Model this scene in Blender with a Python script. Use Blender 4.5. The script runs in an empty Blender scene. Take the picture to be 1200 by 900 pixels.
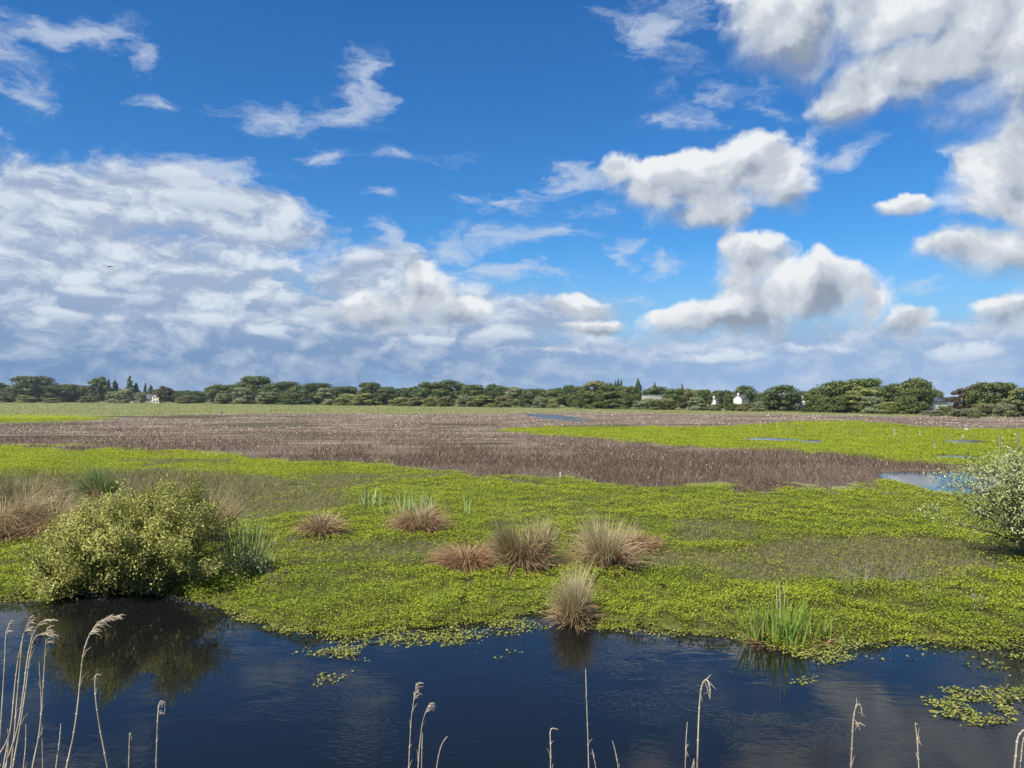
import bpy, math
import numpy as np
from mathutils import Vector, noise as mnoise

# ---------------------------------------------------------------- camera
scene = bpy.context.scene
C = scene.collection
H = 4.2                       # eye height above the water
F = 901.0                     # focal length in pixels of the 1200 px wide photograph
PITCH = math.atan(15.0 / F)   # the horizon sits a little below the middle
cam_data = bpy.data.cameras.new("camera")
cam = bpy.data.objects.new("camera", cam_data)
C.objects.link(cam)
cam.location = (0, 0, H)
cam.rotation_euler = (math.pi / 2 + PITCH, 0, 0)
cam_data.sensor_width = 36.0
cam_data.lens = 36.0 * F / 1200.0
cam_data.clip_start = 0.05
cam_data.clip_end = 20000
scene.camera = cam

# ---------------------------------------------------------------- light
SUN_EL, SUN_AZ = 49.0, -138.0      # azimuth measured from +Y (view direction) towards +X: behind the left shoulder
sx = math.sin(math.radians(SUN_AZ)) * math.cos(math.radians(SUN_EL))
sy = math.cos(math.radians(SUN_AZ)) * math.cos(math.radians(SUN_EL))
sz = math.sin(math.radians(SUN_EL))
SUN = Vector((sx, sy, sz))
sun_data = bpy.data.lights.new("sun", 'SUN')
sun_data.energy = 4.6
sun_data.angle = math.radians(0.53)
sun_data.color = (1.0, 0.955, 0.88)
sun = bpy.data.objects.new("sun", sun_data)
sun.rotation_euler = (-SUN).to_track_quat('-Z', 'Y').to_euler()
sun.location = (-20, -20, 40)
C.objects.link(sun)
scene.view_settings.view_transform = 'Standard'
scene.view_settings.look = 'None'
EXPO = 0.9                       # the photograph is exposed for the sunlit marsh
scene.view_settings.exposure = EXPO
scene.view_settings.gamma = 1.0
scene.view_settings.use_curve_mapping = False
scene.cycles.max_bounces = 8
scene.cycles.transparent_max_bounces = 8
scene.cycles.use_denoising = True


def ray(px, py):
    x = (px - 600.0) / F
    z = (450.0 - py) / F
    c, s = math.cos(PITCH), math.sin(PITCH)
    return Vector((x, c - z * s, s + z * c))


# ---------------------------------------------------------------- sky
world = bpy.data.worlds.new("World")
scene.world = world
world.use_nodes = True
wt = world.node_tree
wt.nodes.clear()


class NT:
    """Short hand for building shader node trees."""
    def __init__(self, tree):
        self.t = tree

    def new(self, kind, **kw):
        n = self.t.nodes.new(kind)
        for k, v in kw.items():
            setattr(n, k, v)
        return n

    def put(self, sock, v):
        if isinstance(v, bpy.types.NodeSocket):
            self.t.links.new(v, sock)
        elif v is not None:
            if sock.type == 'RGBA' and len(v) == 3:
                v = (*v, 1)
            sock.default_value = v

    def m(self, op, a, b=None, c=None, clamp=False):
        n = self.new('ShaderNodeMath', operation=op, use_clamp=clamp)
        for i, v in enumerate((a, b, c)):
            if v is not None:
                self.put(n.inputs[i], v)
        return n.outputs[0]

    def v(self, op, a, b=None, c=None):
        n = self.new('ShaderNodeVectorMath', operation=op)
        for i, v in enumerate((a, b, c)):
            if v is not None:
                self.put(n.inputs[i], v)
        return n.outputs['Value'] if op in ('LENGTH', 'DOT_PRODUCT', 'DISTANCE') else n.outputs[0]

    def scale(self, a, f):
        n = self.new('ShaderNodeVectorMath', operation='SCALE')
        self.put(n.inputs[0], a)
        self.put(n.inputs['Scale'], f)
        return n.outputs[0]

    def xyz(self, x=0.0, y=0.0, z=0.0):
        n = self.new('ShaderNodeCombineXYZ')
        for i, v in enumerate((x, y, z)):
            self.put(n.inputs[i], v)
        return n.outputs[0]

    def sep(self, a):
        n = self.new('ShaderNodeSeparateXYZ')
        self.put(n.inputs[0], a)
        return n.outputs

    def noise(self, vec, scale=1.0, detail=4.0, rough=0.5, dist=0.0, lac=2.0, color=False, dims='2D'):
        n = self.new('ShaderNodeTexNoise', noise_dimensions=dims)
        self.put(n.inputs['Vector'], vec)
        for k, v in (('Scale', scale), ('Detail', detail), ('Roughness', rough), ('Distortion', dist), ('Lacunarity', lac)):
            self.put(n.inputs[k], v)
        return n.outputs['Color' if color else 'Fac']

    def voronoi(self, vec, scale=1.0, feature='F1', out='Distance', rnd=1.0, detail=0.0, rough=0.5):
        n = self.new('ShaderNodeTexVoronoi', feature=feature, voronoi_dimensions='2D')
        self.put(n.inputs['Vector'], vec)
        n.inputs['Scale'].default_value = scale
        n.inputs['Detail'].default_value = detail
        n.inputs['Roughness'].default_value = rough
        n.inputs['Randomness'].default_value = rnd
        return n.outputs[out]

    def ramp(self, v, lo, hi, a=0.0, b=1.0, smooth=True):
        n = self.new('ShaderNodeMapRange', interpolation_type='SMOOTHSTEP' if smooth else 'LINEAR')
        n.clamp = True
        for i, x in enumerate((v, lo, hi, a, b)):
            self.put(n.inputs[i], x)
        return n.outputs[0]

    def mix(self, f, a, b):
        n = self.new('ShaderNodeMix', data_type='RGBA')
        self.put(n.inputs[0], f)
        self.put(n.inputs[6], a)
        self.put(n.inputs[7], b)
        return n.outputs[2]


W = NT(wt)
tc = W.new('ShaderNodeTexCoord')
D = tc.outputs['Generated']
dx, dy, dz = W.sep(D)
u = W.m('ARCTAN2', dx, dy)
el = W.m('ARCSINE', dz)
P0 = W.xyz(u, el, 0.0)                       # azimuth and elevation of the sky direction, in radians


def azel(px, py):
    d = ray(px, py).normalized()
    return math.atan2(d.x, d.y), math.asin(d.z)


def blobset(P, blobs, k=0.12):
    """Smooth union of ellipses in azimuth and elevation; returns field and height inside the cloud (-1..1)."""
    field = acc = wsum = None
    for b in blobs:
        px, py, rx, ry = b[:4]
        u0, e0 = azel(px, py)
        c = 1.0 / (1 + ((px - 600) / F) ** 2)
        ru, re = rx / F * c, ry / F * math.sqrt(c)
        n = W.new('ShaderNodeVectorMath', operation='MULTIPLY_ADD')
        W.put(n.inputs[0], P)
        n.inputs[1].default_value = (1 / ru, 1 / re, 0)
        n.inputs[2].default_value = (-u0 / ru, -e0 / re, 0)
        q = n.outputs[0]
        ln = W.v('LENGTH', q)
        f = W.m('SUBTRACT', 1.0, ln)
        w = W.m('MAXIMUM', W.m('ADD', f, 0.35), 0.0001)
        if field is None:
            field, wsum = f, w
            acc = W.scale(q, w)
        else:
            field = W.m('SMOOTH_MAX', field, f, k)
            acc = W.v('ADD', acc, W.scale(q, w))
            wsum = W.m('ADD', wsum, w)
    hgt = W.m('DIVIDE', W.sep(acc)[1], wsum)
    return field, hgt


CUMULUS = [
    (925, 28, 88, 60), (1040, 8, 120, 50), (1075, 76, 105, 54), (1160, 40, 130, 92), (1000, 112, 56, 40), (1230, 60, 110, 90),
    (905, 203, 58, 52), (835, 225, 82, 44), (770, 218, 62, 36), (722, 190, 30, 24), (935, 232, 40, 26), (840, 258, 75, 22),
    (878, 318, 56, 36), (852, 298, 24, 24), (967, 352, 66, 40), (970, 328, 22, 26), (900, 352, 70, 30), (855, 376, 95, 24), (1058, 380, 36, 18), (1015, 358, 18, 22),
    (1190, 215, 85, 62), (1215, 165, 40, 50), (1180, 292, 112, 42), (1118, 300, 60, 26), (1172, 365, 44, 26), (1235, 270, 90, 90),
    (500, 346, 42, 34), (492, 326, 26, 22), (440, 372, 62, 24), (548, 366, 42, 22), (668, 356, 46, 17), (690, 382, 38, 11),
    (1068, 245, 30, 13), (790, 372, 30, 16),
]
PUFFS = [
    (143, 290, 50, 14), (147, 324, 44, 12), (63, 367, 44, 11), (127, 373, 34, 11), (347, 353, 40, 15), (323, 392, 44, 11), (260, 382, 40, 13), (290, 273, 66, 14), (250, 240, 70, 16), (20, 235, 60, 24),
    (587, 393, 60, 12), (630, 410, 50, 10), (713, 393, 34, 10), (507, 400, 50, 10), (943, 411, 60, 9), (1127, 413, 60, 12), (1097, 388, 44, 12), (840, 420, 60, 10), (110, 345, 70, 10), (200, 210, 90, 16), (70, 290, 60, 14),
]
WISP = [
    (22, 45, 70, 30), (655, 205, 50, 18), (105, 42, 70, 20), (155, 76, 34, 20), (25, 105, 60, 36), (315, 134, 100, 28), (395, 112, 70, 30), (430, 95, 36, 32),
    (405, 186, 44, 16), (490, 186, 44, 18), (456, 236, 28, 13), (585, 230, 62, 12), (595, 272, 78, 22), (600, 316, 90, 15),
    (530, 285, 60, 28), (795, 138, 80, 20), (780, 45, 70, 50), (1010, 182, 70, 20), (335, 243, 26, 12), (714, 294, 36, 15), (775, 302, 60, 12),
    (890, 122, 40, 24), (445, 283, 40, 26), (850, 110, 40, 20), (1060, 420, 150, 14), (690, 245, 40, 14), (200, 130, 40, 14), (240, 212, 120, 22), (1110, 330, 60, 12),
]
BANK = [
    (60, 250, 170, 62), (170, 235, 130, 42), (285, 272, 105, 28), (290, 240, 60, 18), (120, 330, 330, 92), (250, 390, 360, 85), (-150, 300, 300, 140),
    (480, 395, 240, 62), (60, 430, 620, 110), (-200, 430, 500, 130), (640, 425, 200, 44), (450, 335, 90, 40), (450, 310, 60, 24), (640, 372, 90, 30), (950, 428, 420, 42), (1180, 418, 180, 44),
]

warp = W.v('SUBTRACT', W.noise(P0, 6.0, 5.0, 0.58, color=True), (0.5, 0.5, 0.5))
warp2 = W.v('SUBTRACT', W.noise(W.v('MULTIPLY', P0, (1.0, 2.4, 1.0)), 5.0, 6.0, 0.6, color=True), (0.5, 0.5, 0.5))
Pc = W.v('MULTIPLY_ADD', warp, (0.075, 0.062, 0.0), P0)
Pw = W.v('MULTIPLY_ADD', warp2, (0.24, 0.085, 0.0), P0)
Pb = W.v('MULTIPLY_ADD', warp2, (0.09, 0.036, 0.0), P0)


def puff(P):
    a = W.noise(P, 13.0, 5.0, 0.55)
    b = W.voronoi(P, 26.0, 'SMOOTH_F1')
    return W.m('MULTIPLY_ADD', b, -0.30, W.m('ADD', a, 0.12))


PcS = W.v('MULTIPLY', Pc, (1.0, 1.2, 1.0))
n0 = puff(PcS)
n1 = puff(W.v('ADD', PcS, (-0.014, 0.019, 0.0)))     # a step towards the sun, above and left of what the camera sees
relief = W.m('SUBTRACT', n0, n1)

fc, hc = blobset(Pc, CUMULUS)
dens_c = W.m('MULTIPLY_ADD', W.m('SUBTRACT', n0, 0.43), 1.35, fc)
soft = W.ramp(hc, -0.7, 0.7, 1.0, 0.30)
a_c = W.ramp(dens_c, -0.06, soft)
lit_c = W.m('ADD', W.m('MULTIPLY', relief, 1.55), W.m('MULTIPLY_ADD', hc, 0.55, 0.60))
lit_c = W.m('SUBTRACT', lit_c, W.m('MULTIPLY', W.ramp(dens_c, 0.2, 1.1), 0.16), clamp=True)

fw, hw = blobset(Pw, WISP)
nw = W.noise(W.v('MULTIPLY', Pw, (1.0, 2.3, 1.0)), 12.0, 6.0, 0.64)
dens_w = W.m('MULTIPLY_ADD', W.m('SUBTRACT', nw, 0.52), 2.6, fw)
a_w = W.m('MULTIPLY', W.ramp(dens_w, -0.05, 1.3), 0.74)

fb, hb = blobset(Pb, BANK, 0.2)
fp, hp = blobset(Pb, PUFFS, 0.1)
Pbs = W.v('MULTIPLY', Pb, (1.0, 1.8, 1.0))
nb0 = W.noise(Pbs, 14.0, 6.0, 0.62)
nb1 = W.noise(W.v('ADD', Pbs, (-0.008, 0.022, 0.0)), 14.0, 6.0, 0.62)
dens_b = W.m('MULTIPLY_ADD', W.m('SUBTRACT', nb0, 0.32), 1.3, fb)
a_b = W.m('MULTIPLY', W.ramp(dens_b, -0.05, 0.65), 0.94)
lowness = W.ramp(el, 0.02, 0.15)                    # rain-grey below, sunlit above
lit_b = W.m('ADD', W.m('MULTIPLY', W.m('SUBTRACT', nb0, nb1), 2.6), W.m('MULTIPLY_ADD', nb0, 1.6, -0.47))
lit_b = W.m('MULTIPLY', W.m('MAXIMUM', lit_b, 0.0), W.m('MULTIPLY_ADD', lowness, 0.68, 0.32), clamp=True)
puffs = W.m('MULTIPLY', W.ramp(W.m('MULTIPLY_ADD', W.m('SUBTRACT', nb0, 0.46), 3.0, fp), 0.0, 0.9), W.ramp(hp, -0.9, 0.4, 0.35, 0.9))
lit_b = W.m('MAXIMUM', lit_b, puffs)
a_b = W.m('MAXIMUM', a_b, puffs)

# broken cloud for the rest of the sky, behind and above the camera
pz = W.m('MAXIMUM', dz, 0.05)
Pd = W.xyz(W.m('DIVIDE', dx, pz), W.m('DIVIDE', dy, pz), 0.0)
ng = W.noise(Pd, 0.9, 7.0, 0.55)
elsewhere = W.m('MULTIPLY', W.ramp(W.m('ABSOLUTE', u), 0.80, 1.15), W.ramp(el, 0.03, 0.12))
a_g = W.m('MULTIPLY', W.ramp(ng, 0.52, 0.66), elsewhere)

sky = W.new('ShaderNodeTexSky', sky_type='NISHITA', sun_disc=False)
sky.sun_elevation = math.radians(SUN_EL)
sky.sun_rotation = math.radians(SUN_AZ)
sky.air_density = 1.0
sky.dust_density = 0.35
sky.ozone_density = 2.2
hs = W.new('ShaderNodeHueSaturation')
hs.inputs['Saturation'].default_value = 1.28
hs.inputs['Value'].default_value = 1.0
W.put(hs.inputs['Color'], sky.outputs[0])
K = 10.0                         # cloud radiances are given as seen; the background strength is 1/K



def col(r, g, b):
    return (r * K, g * K, b * K, 1)


BASE = W.v('MULTIPLY', hs.outputs[0], (0.58, 1.04, 1.37))
BASE = W.mix(W.ramp(el, 0.0, 0.20, 1.0, 0.0), BASE, col(0.31, 0.49, 0.75))     # moist blue air low over the land
low_col = W.mix(W.ramp(u, -0.25, 0.35), col(0.162, 0.285, 0.50), col(0.30, 0.45, 0.70))
cl_b = W.mix(lit_b, W.mix(lowness, low_col, col(0.37, 0.455, 0.61)), col(0.74, 0.80, 0.88))
cl_c = W.mix(W.ramp(lit_c, 0.0, 0.55), col(0.29, 0.345, 0.44), col(0.56, 0.615, 0.69))
cl_c = W.mix(W.ramp(lit_c, 0.5, 1.0), cl_c, col(0.86, 0.885, 0.91))
c1 = W.mix(a_g, BASE, col(0.68, 0.72, 0.78))
c2 = W.mix(a_w, c1, col(0.60, 0.68, 0.80))
c3 = W.mix(a_b, c2, cl_b)
c4 = W.mix(a_c, c3, cl_c)
bg = W.new('ShaderNodeBackground')
bg.inputs['Strength'].default_value = 1.0 / K / 2 ** EXPO
W.put(bg.inputs['Color'], c4)
wo = W.new('ShaderNodeOutputWorld')
wt.links.new(bg.outputs[0], wo.inputs[0])
world.cycles.sampling_method = 'MANUAL'
world.cycles.sample_map_resolution = 512

# ---------------------------------------------------------------- helpers
R = np.random.default_rng(7)


def at(px, py, z=0.0):
    """The point at height z seen at a pixel of the 1200 px photograph."""
    d = ray(px, py)
    return Vector((0, 0, H)) + d * ((z - H) / d.z)


def at_dist(px, py, dist):
    d = ray(px, py)
    return Vector((0, 0, H)) + d * (dist / math.hypot(d.x, d.y))


def project(X, Y, Z=0.0):
    c, s = math.cos(PITCH), math.sin(PITCH)
    dep = np.maximum(Y * c + (Z - H) * s, 0.4)
    up = -Y * s + (Z - H) * c
    return 600 + F * X / dep, 450 - F * up / dep


def hash2(ix, iy, seed):
    h = (ix.astype(np.int64) * 374761393 + iy.astype(np.int64) * 668265263 + seed * 974634541) & 0xFFFFFFFF
    h = ((h ^ (h >> 13)) * 1274126177) & 0xFFFFFFFF
    return ((h ^ (h >> 16)) & 0xFFFF) / 65535.0


def vnoise(x, y, seed=0):
    ix, iy = np.floor(x), np.floor(y)
    fx, fy = x - ix, y - iy
    fx, fy = fx * fx * (3 - 2 * fx), fy * fy * (3 - 2 * fy)
    a, b = hash2(ix, iy, seed), hash2(ix + 1, iy, seed)
    c, d = hash2(ix, iy + 1, seed), hash2(ix + 1, iy + 1, seed)
    return (a + (b - a) * fx) * (1 - fy) + (c + (d - c) * fx) * fy


def fbm(x, y, seed=0, octaves=4):
    t, amp, tot = 0.0, 1.0, 0.0
    for i in range(octaves):
        t = t + amp * vnoise(x * 2 ** i + 17.3 * i, y * 2 ** i - 9.1 * i, seed + i)
        tot += amp
        amp *= 0.5
    return t / tot


def sstep(a, b, x):
    t = np.clip((x - a) / (b - a), 0, 1)
    return t * t * (3 - 2 * t)


def curve(pts):
    xs, ys = zip(*pts)
    return lambda x: np.interp(x, xs, ys)


# where the marsh changes, as the photograph shows it (pixels of the 1200 x 900 picture, on the ground)
bank_y = curve([(-900, 712), (-100, 708), (0, 706), (50, 706), (80, 694), (130, 690), (185, 694), (205, 702), (240, 707), (275, 717), (330, 730), (370, 741), (410, 744), (440, 739), (500, 734),
                (550, 731), (600, 729), (640, 716), (672, 722), (700, 731), (760, 739), (820, 743), (880, 742), (900, 756), (960, 760), (1000, 752),
                (1060, 748), (1110, 752), (1200, 747), (2100, 745)])
brown_top = curve([(-900, 500), (0, 496), (60, 495), (118, 493), (150, 488), (300, 485), (560, 485), (700, 483.5), (800, 485), (1000, 487.5), (1200, 490), (2000, 492)])
brown_low = curve([(-900, 524), (0, 522), (100, 525), (200, 528), (300, 536), (400, 541), (480, 548), (560, 559), (650, 566), (800, 570), (900, 574),
                   (1000, 577), (1038, 574), (1062, 556), (1170, 557), (1300, 560), (2000, 566)])
wedge_top = curve([(560, 506), (580, 503), (620, 501), (700, 500), (800, 499.5), (900, 497.5), (925, 493.5), (1000, 493.5), (1060, 498), (1130, 503), (1300, 505), (2000, 507)])
wedge_low = curve([(560, 501), (590, 505), (700, 515), (800, 525), (900, 530), (1000, 536), (1060, 543), (1170, 552), (1300, 555), (2000, 560)])
pond_top = curve([(1024, 562), (1032, 554), (1060, 552), (1110, 553), (1150, 555), (1180, 560)])
pond_low = curve([(1024, 556), (1040, 562), (1070, 569), (1095, 577), (1120, 581), (1155, 582), (1180, 560)])


def ell(px, py, cx, cy, rx, ry, slope=0.0):
    return ((px - cx) / rx) ** 2 + ((py - cy - slope * (px - cx)) / ry) ** 2


POOLS = [(655, 489.4, 38, 2.5, 0.085), (905, 514.8, 36, 1.7, 0.025), (952, 517.4, 14, 1.4, 0.0), (1132, 517.4, 25, 2.0, 0.0), (1122, 535.3, 28, 1.9, 0.04),
         (352, 569.5, 15, 2.2, 0.0), (1022, 600.5, 13, 1.3, 0.05), (628, 486.6, 20, 0.8, 0.03)]


def zones(X, Y):
    """Cover masks (0..1) on the marsh at ground points: brown bed, bright green mat, dull sedge, pool, open canal."""
    px, py = project(X, Y)
    wob = (fbm(X * 0.35, Y * 0.22, 3, 5) - 0.5)
    k = np.clip((py - 465) / 60, 0.08, 3.0)
    wx, wy = px + wob * 30 * k, py + wob * 12 * k
    brown = sstep(-1.2, 0.6, wy - brown_top(wx)) * sstep(-1.5, 2.5, brown_low(wx) + (fbm(X * .8, Y * .5, 9) - .5) * 17 * k - wy)
    wedge = sstep(-0.5, 0.5, wy - wedge_top(px)) * sstep(-1.0, 0.6, wedge_low(wx) - wy) * (px > 565)
    brown = brown * (1 - wedge)
    left_green = sstep(0, 1, 1.25 - ell(wx, py, 20, 490.5, 120, 5.0)) * 0.95
    brown = brown * (1 - left_green)
    pool = np.zeros_like(px)
    for p in POOLS:
        pool = np.maximum(pool, sstep(1.15, 0.85, ell(px + wob * 6, py, *p)))
    pond = sstep(-0.8, 0.8, py - pond_top(px) + wob * 3) * sstep(-0.8, 0.8, pond_low(px) + wob * 5 - py) * (px > 1020) * (px < 1185)
    pool = np.maximum(pool, pond)
    near = sstep(-2, 2, wy - brown_low(wx)) + wedge
    dull = np.maximum.reduce([
        sstep(1.3, 0.6, ell(wx, wy, 150, 585, 260, 30)), 0.85 * sstep(1.4, 0.5, ell(wx, wy, 1010, 668, 210, 20)),
        0.8 * sstep(1.4, 0.5, ell(wx, wy, 1010, 655, 330, 12)), 0.7 * sstep(1.3, 0.6, ell(wx, wy, 300, 570, 170, 8)), 0.5 * sstep(1.3, 0.5, ell(wx, wy, 420, 650, 160, 18)),
        0.7 * sstep(1.4, 0.6, ell(wx, wy, 215, 543, 70, 3)), 0.6 * sstep(1.4, 0.6, ell(wx, wy, 450, 560, 110, 5)), 0.6 * sstep(1.4, 0.6, ell(wx, wy, 830, 625, 60, 10))])
    dull = np.clip(dull + (fbm(X * .5, Y * .4, 21) - .52) * 0.9, 0, 1) * (1 - brown) * np.clip(near, 0, 1)
    green = np.clip(np.maximum(near * (1 - brown), left_green), 0, 1)
    edge = py - bank_y(px) + (fbm(X * 1.1, Y * 1.1, 31, 4) - .5) * 26
    canal = sstep(-5, 3, edge) * (Y > 0.5)
    dull = np.clip(dull * 1.45, 0, 1)
    return px, py, brown, green, dull, pool, canal, edge


DARK = [(300, 498, 60, 2.2), (55, 498, 70, 2.0), (550, 498.5, 60, 1.5), (30, 512, 120, 1.6), (330, 512, 90, 1.2), (230, 488.5, 130, 1.2), (560, 521, 60, 1.6), (700, 499.5, 60, 1.4), (1050, 501, 60, 1.1)]


def dark_bands(X, Y):
    """Darker strips in the brown bed, with mud colour and fewer stalks."""
    px, py = project(X, Y)
    w = (fbm(X * .12, Y * .06, 141, 3) - .5)
    return np.maximum.reduce([sstep(1.2, .7, ell(px + w * 60, py + w * 3, *d)) for d in DARK])


def ground_z(X, Y, canal=None, pool=None):
    X, Y = np.asarray(X, float), np.asarray(Y, float)
    if canal is None:
        _, _, _, _, _, pool, canal, _ = zones(X, Y)
    z = (0.07 + 0.07 * (fbm(X * .5, Y * .5, 41, 4) - 0.35)) * (1 - 0.6 * sstep(35, 70, np.hypot(X, Y)))
    z = z * (1 - canal) + canal * -0.55
    z = z * (1 - pool) + pool * -0.12
    dyke = sstep(6.9, 1.6, Y)
    bumps = 0.06 * (fbm(X * 1.5, Y * 1.5, 51, 3) - .5)
    return z * (1 - dyke) + dyke * (2.55 + bumps)


def mesh_from(name, V, Fq, mat, parent=None, attrs=None, smooth=False, at_loc=None, shape=4):
    """V (n,3) points, Fq (m,shape) faces: links one mesh object."""
    me = bpy.data.meshes.new(name)
    V = np.ascontiguousarray(V, dtype=np.float32)
    Fq = np.ascontiguousarray(Fq, dtype=np.int32)
    n = len(Fq)
    me.vertices.add(len(V))
    me.vertices.foreach_set('co', V.ravel())
    me.loops.add(n * shape)
    me.loops.foreach_set('vertex_index', Fq.ravel())
    me.polygons.add(n)
    me.polygons.foreach_set('loop_start', np.arange(0, n * shape, shape, dtype=np.int32))
    me.polygons.foreach_set('loop_total', np.full(n, shape, dtype=np.int32))
    if smooth:
        me.polygons.foreach_set('use_smooth', np.ones(n, dtype=bool))
    me.update(calc_edges=True)
    for k, a in (attrs or {}).items():
        at_ = me.attributes.new(k, 'FLOAT', 'POINT')
        at_.data.foreach_set('value', np.ascontiguousarray(a, dtype=np.float32))
    if mat is not None:
        me.materials.append(mat)
    ob = bpy.data.objects.new(name, me)
    C.objects.link(ob)
    if parent is not None:
        ob.parent = parent
    if at_loc is not None:
        ob.location = at_loc
    return ob


def tag(o, label=None, cat=None, group=None, kind=None):
    for k, v in (('label', label), ('category', cat), ('group', group), ('kind', kind)):
        if v:
            o[k] = v
    return o


def empty(name, loc):
    o = bpy.data.objects.new(name, None)
    o.empty_display_size = 0.2
    C.objects.link(o)
    o.location = loc
    return o


def norm(a):
    return a / np.maximum(np.linalg.norm(a, axis=-1, keepdims=True), 1e-9)


# ---------------------------------------------------------------- materials
def material(name):
    m = bpy.data.materials.new(name)
    m.use_nodes = True
    t = m.node_tree
    t.nodes.clear()
    return m, NT(t)


def leaf_mat(name, dark, light, dry=(0.20, 0.13, 0.06), rough=0.55, trans=0.35, spec=0.25):
    """Leaves and blades: two greens mixed by the leaf's own 'tint', a dead colour mixed in by 'dry'; light comes through thin leaves."""
    m, n = material(name)
    tint = n.new('ShaderNodeAttribute', attribute_name='tint').outputs['Fac']
    dr = n.new('ShaderNodeAttribute', attribute_name='dry').outputs['Fac']
    c = n.mix(dr, n.mix(tint, dark, light), dry)
    p = n.new('ShaderNodeBsdfPrincipled')
    n.put(p.inputs['Base Color'], c)
    p.inputs['Roughness'].default_value = rough
    p.inputs['Specular IOR Level'].default_value = spec
    tr = n.new('ShaderNodeBsdfTranslucent')
    n.put(tr.inputs['Color'], c)
    mx = n.new('ShaderNodeMixShader')
    mx.inputs[0].default_value = trans
    n.t.links.new(p.outputs[0], mx.inputs[1])
    n.t.links.new(tr.outputs[0], mx.inputs[2])
    o = n.new('ShaderNodeOutputMaterial')
    n.t.links.new(mx.outputs[0], o.inputs[0])
    return m


def plain_mat(name, a, b, scale=6.0, rough=0.8, bump=0.3, stretch=(1, 1, 1), detail=5.0):
    m, n = material(name)
    g = n.new('ShaderNodeTexCoord').outputs['Object']
    v = n.v('MULTIPLY', g, stretch)
    f = n.noise(v, scale, detail, 0.6, dims='3D')
    p = n.new('ShaderNodeBsdfPrincipled')
    n.put(p.inputs['Base Color'], n.mix(n.ramp(f, 0.3, 0.7), a, b))
    p.inputs['Roughness'].default_value = rough
    p.inputs['Specular IOR Level'].default_value = 0.3
    bp = n.new('ShaderNodeBump')
    bp.inputs['Strength'].default_value = bump
    bp.inputs['Distance'].default_value = 0.02
    n.put(bp.inputs['Height'], f)
    n.t.links.new(bp.outputs[0], p.inputs['Normal'])
    o = n.new('ShaderNodeOutputMaterial')
    n.t.links.new(p.outputs[0], o.inputs[0])
    return m


# ---------------------------------------------------------------- the ground: one sheet out to the horizon
az_in = np.radians(np.arange(-42, 42.01, 0.2))
az_out = np.radians(np.concatenate([np.arange(-180, -42, 4.0), np.arange(46, 180.1, 4.0)]))
az_all = np.unique(np.concatenate([az_in, az_out]))
pys = np.concatenate([[465.3, 465.6, 466, 466.5, 467, 468, 469], np.arange(470, 590, 0.7), np.arange(590, 800, 1.1), np.arange(800, 1100, 5), np.arange(1100, 2600, 50), [4000, 9000, 40000]])
radii = H * F / (pys - 465.0)
A, Rr = np.meshgrid(az_all, radii, indexing='ij')
# distance is measured along the view direction inside the frame so rows follow the picture's lines
X, Y = np.sin(A) * Rr, np.cos(A) * Rr
px, py, brown, green, dull, pool, canal, edge = zones(X, Y)
front = Y > 0.5
brown, green, dull, pool, canal = [np.where(front, a, 0) for a in (brown, green, dull, pool, canal)]
Z = ground_z(X, Y, canal, pool)
Z = np.where(Y < 0.5, 2.55, Z)
na, nr = A.shape
idx = np.arange(na * nr).reshape(na, nr)
quads = np.stack([idx[:-1, :-1], idx[:-1, 1:], idx[1:, 1:], idx[1:, :-1]], -1).reshape(-1, 4)
gm, g = material('marsh_ground')
pos = g.new('ShaderNodeNewGeometry').outputs['Position']
at_ = lambda k: g.new('ShaderNodeAttribute', attribute_name=k).outputs['Fac']
fine = g.noise(pos, 5.0, 5.0, 0.65)
broad = g.noise(pos, 0.35, 5.0, 0.6)
streak = g.noise(g.v('MULTIPLY', pos, (0.05, 0.22, 1.0)), 1.0, 6.0, 0.62)
speck = g.noise(pos, 22.0, 3.0, 0.7, dims='3D')
mud = g.mix(g.ramp(speck, 0.40, 0.62), (0.022, 0.022, 0.012), (0.085, 0.080, 0.030))
grn = g.mix(g.ramp(broad, 0.35, 0.65), (0.190, 0.225, 0.004), (0.300, 0.315, 0.006))
grn = g.mix(g.ramp(fine, 0.35, 0.65, 0.0, 0.55), grn, (0.055, 0.085, 0.008))
grn = g.mix(g.ramp(streak, 0.5, 0.68, 0.0, 0.5), grn, (0.10, 0.13, 0.01))
brn = g.mix(g.ramp(fine, 0.3, 0.7), (0.070, 0.048, 0.034), (0.165, 0.125, 0.092))
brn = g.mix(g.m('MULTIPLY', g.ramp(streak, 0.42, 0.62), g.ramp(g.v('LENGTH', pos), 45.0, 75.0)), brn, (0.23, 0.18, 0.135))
far = g.mix(g.ramp(streak, 0.38, 0.6), (0.13, 0.155, 0.035), (0.20, 0.195, 0.085))
dul = g.mix(g.ramp(fine, 0.3, 0.7), (0.05, 0.055, 0.018), (0.13, 0.12, 0.05))
nearness = g.ramp(g.v('LENGTH', pos), 22.0, 70.0)
c = g.mix(at_('green'), far, g.mix(nearness, g.mix(0.22, mud, grn), grn))
c = g.mix(at_('brown'), c, brn)
c = g.mix(at_('dull'), c, dul)
c = g.mix(at_('bed'), c, mud)
gp = g.new('ShaderNodeBsdfPrincipled')
g.put(gp.inputs['Base Color'], c)
gp.inputs['Roughness'].default_value = 0.95
gp.inputs['Specular IOR Level'].default_value = 0.1
bp = g.new('ShaderNodeBump')
bp.inputs['Strength'].default_value = 0.8
bp.inputs['Distance'].default_value = 0.08
g.put(bp.inputs['Height'], fine)
g.t.links.new(bp.outputs[0], gp.inputs['Normal'])
go = g.new('ShaderNodeOutputMaterial')
g.t.links.new(gp.outputs[0], go.inputs[0])
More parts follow.
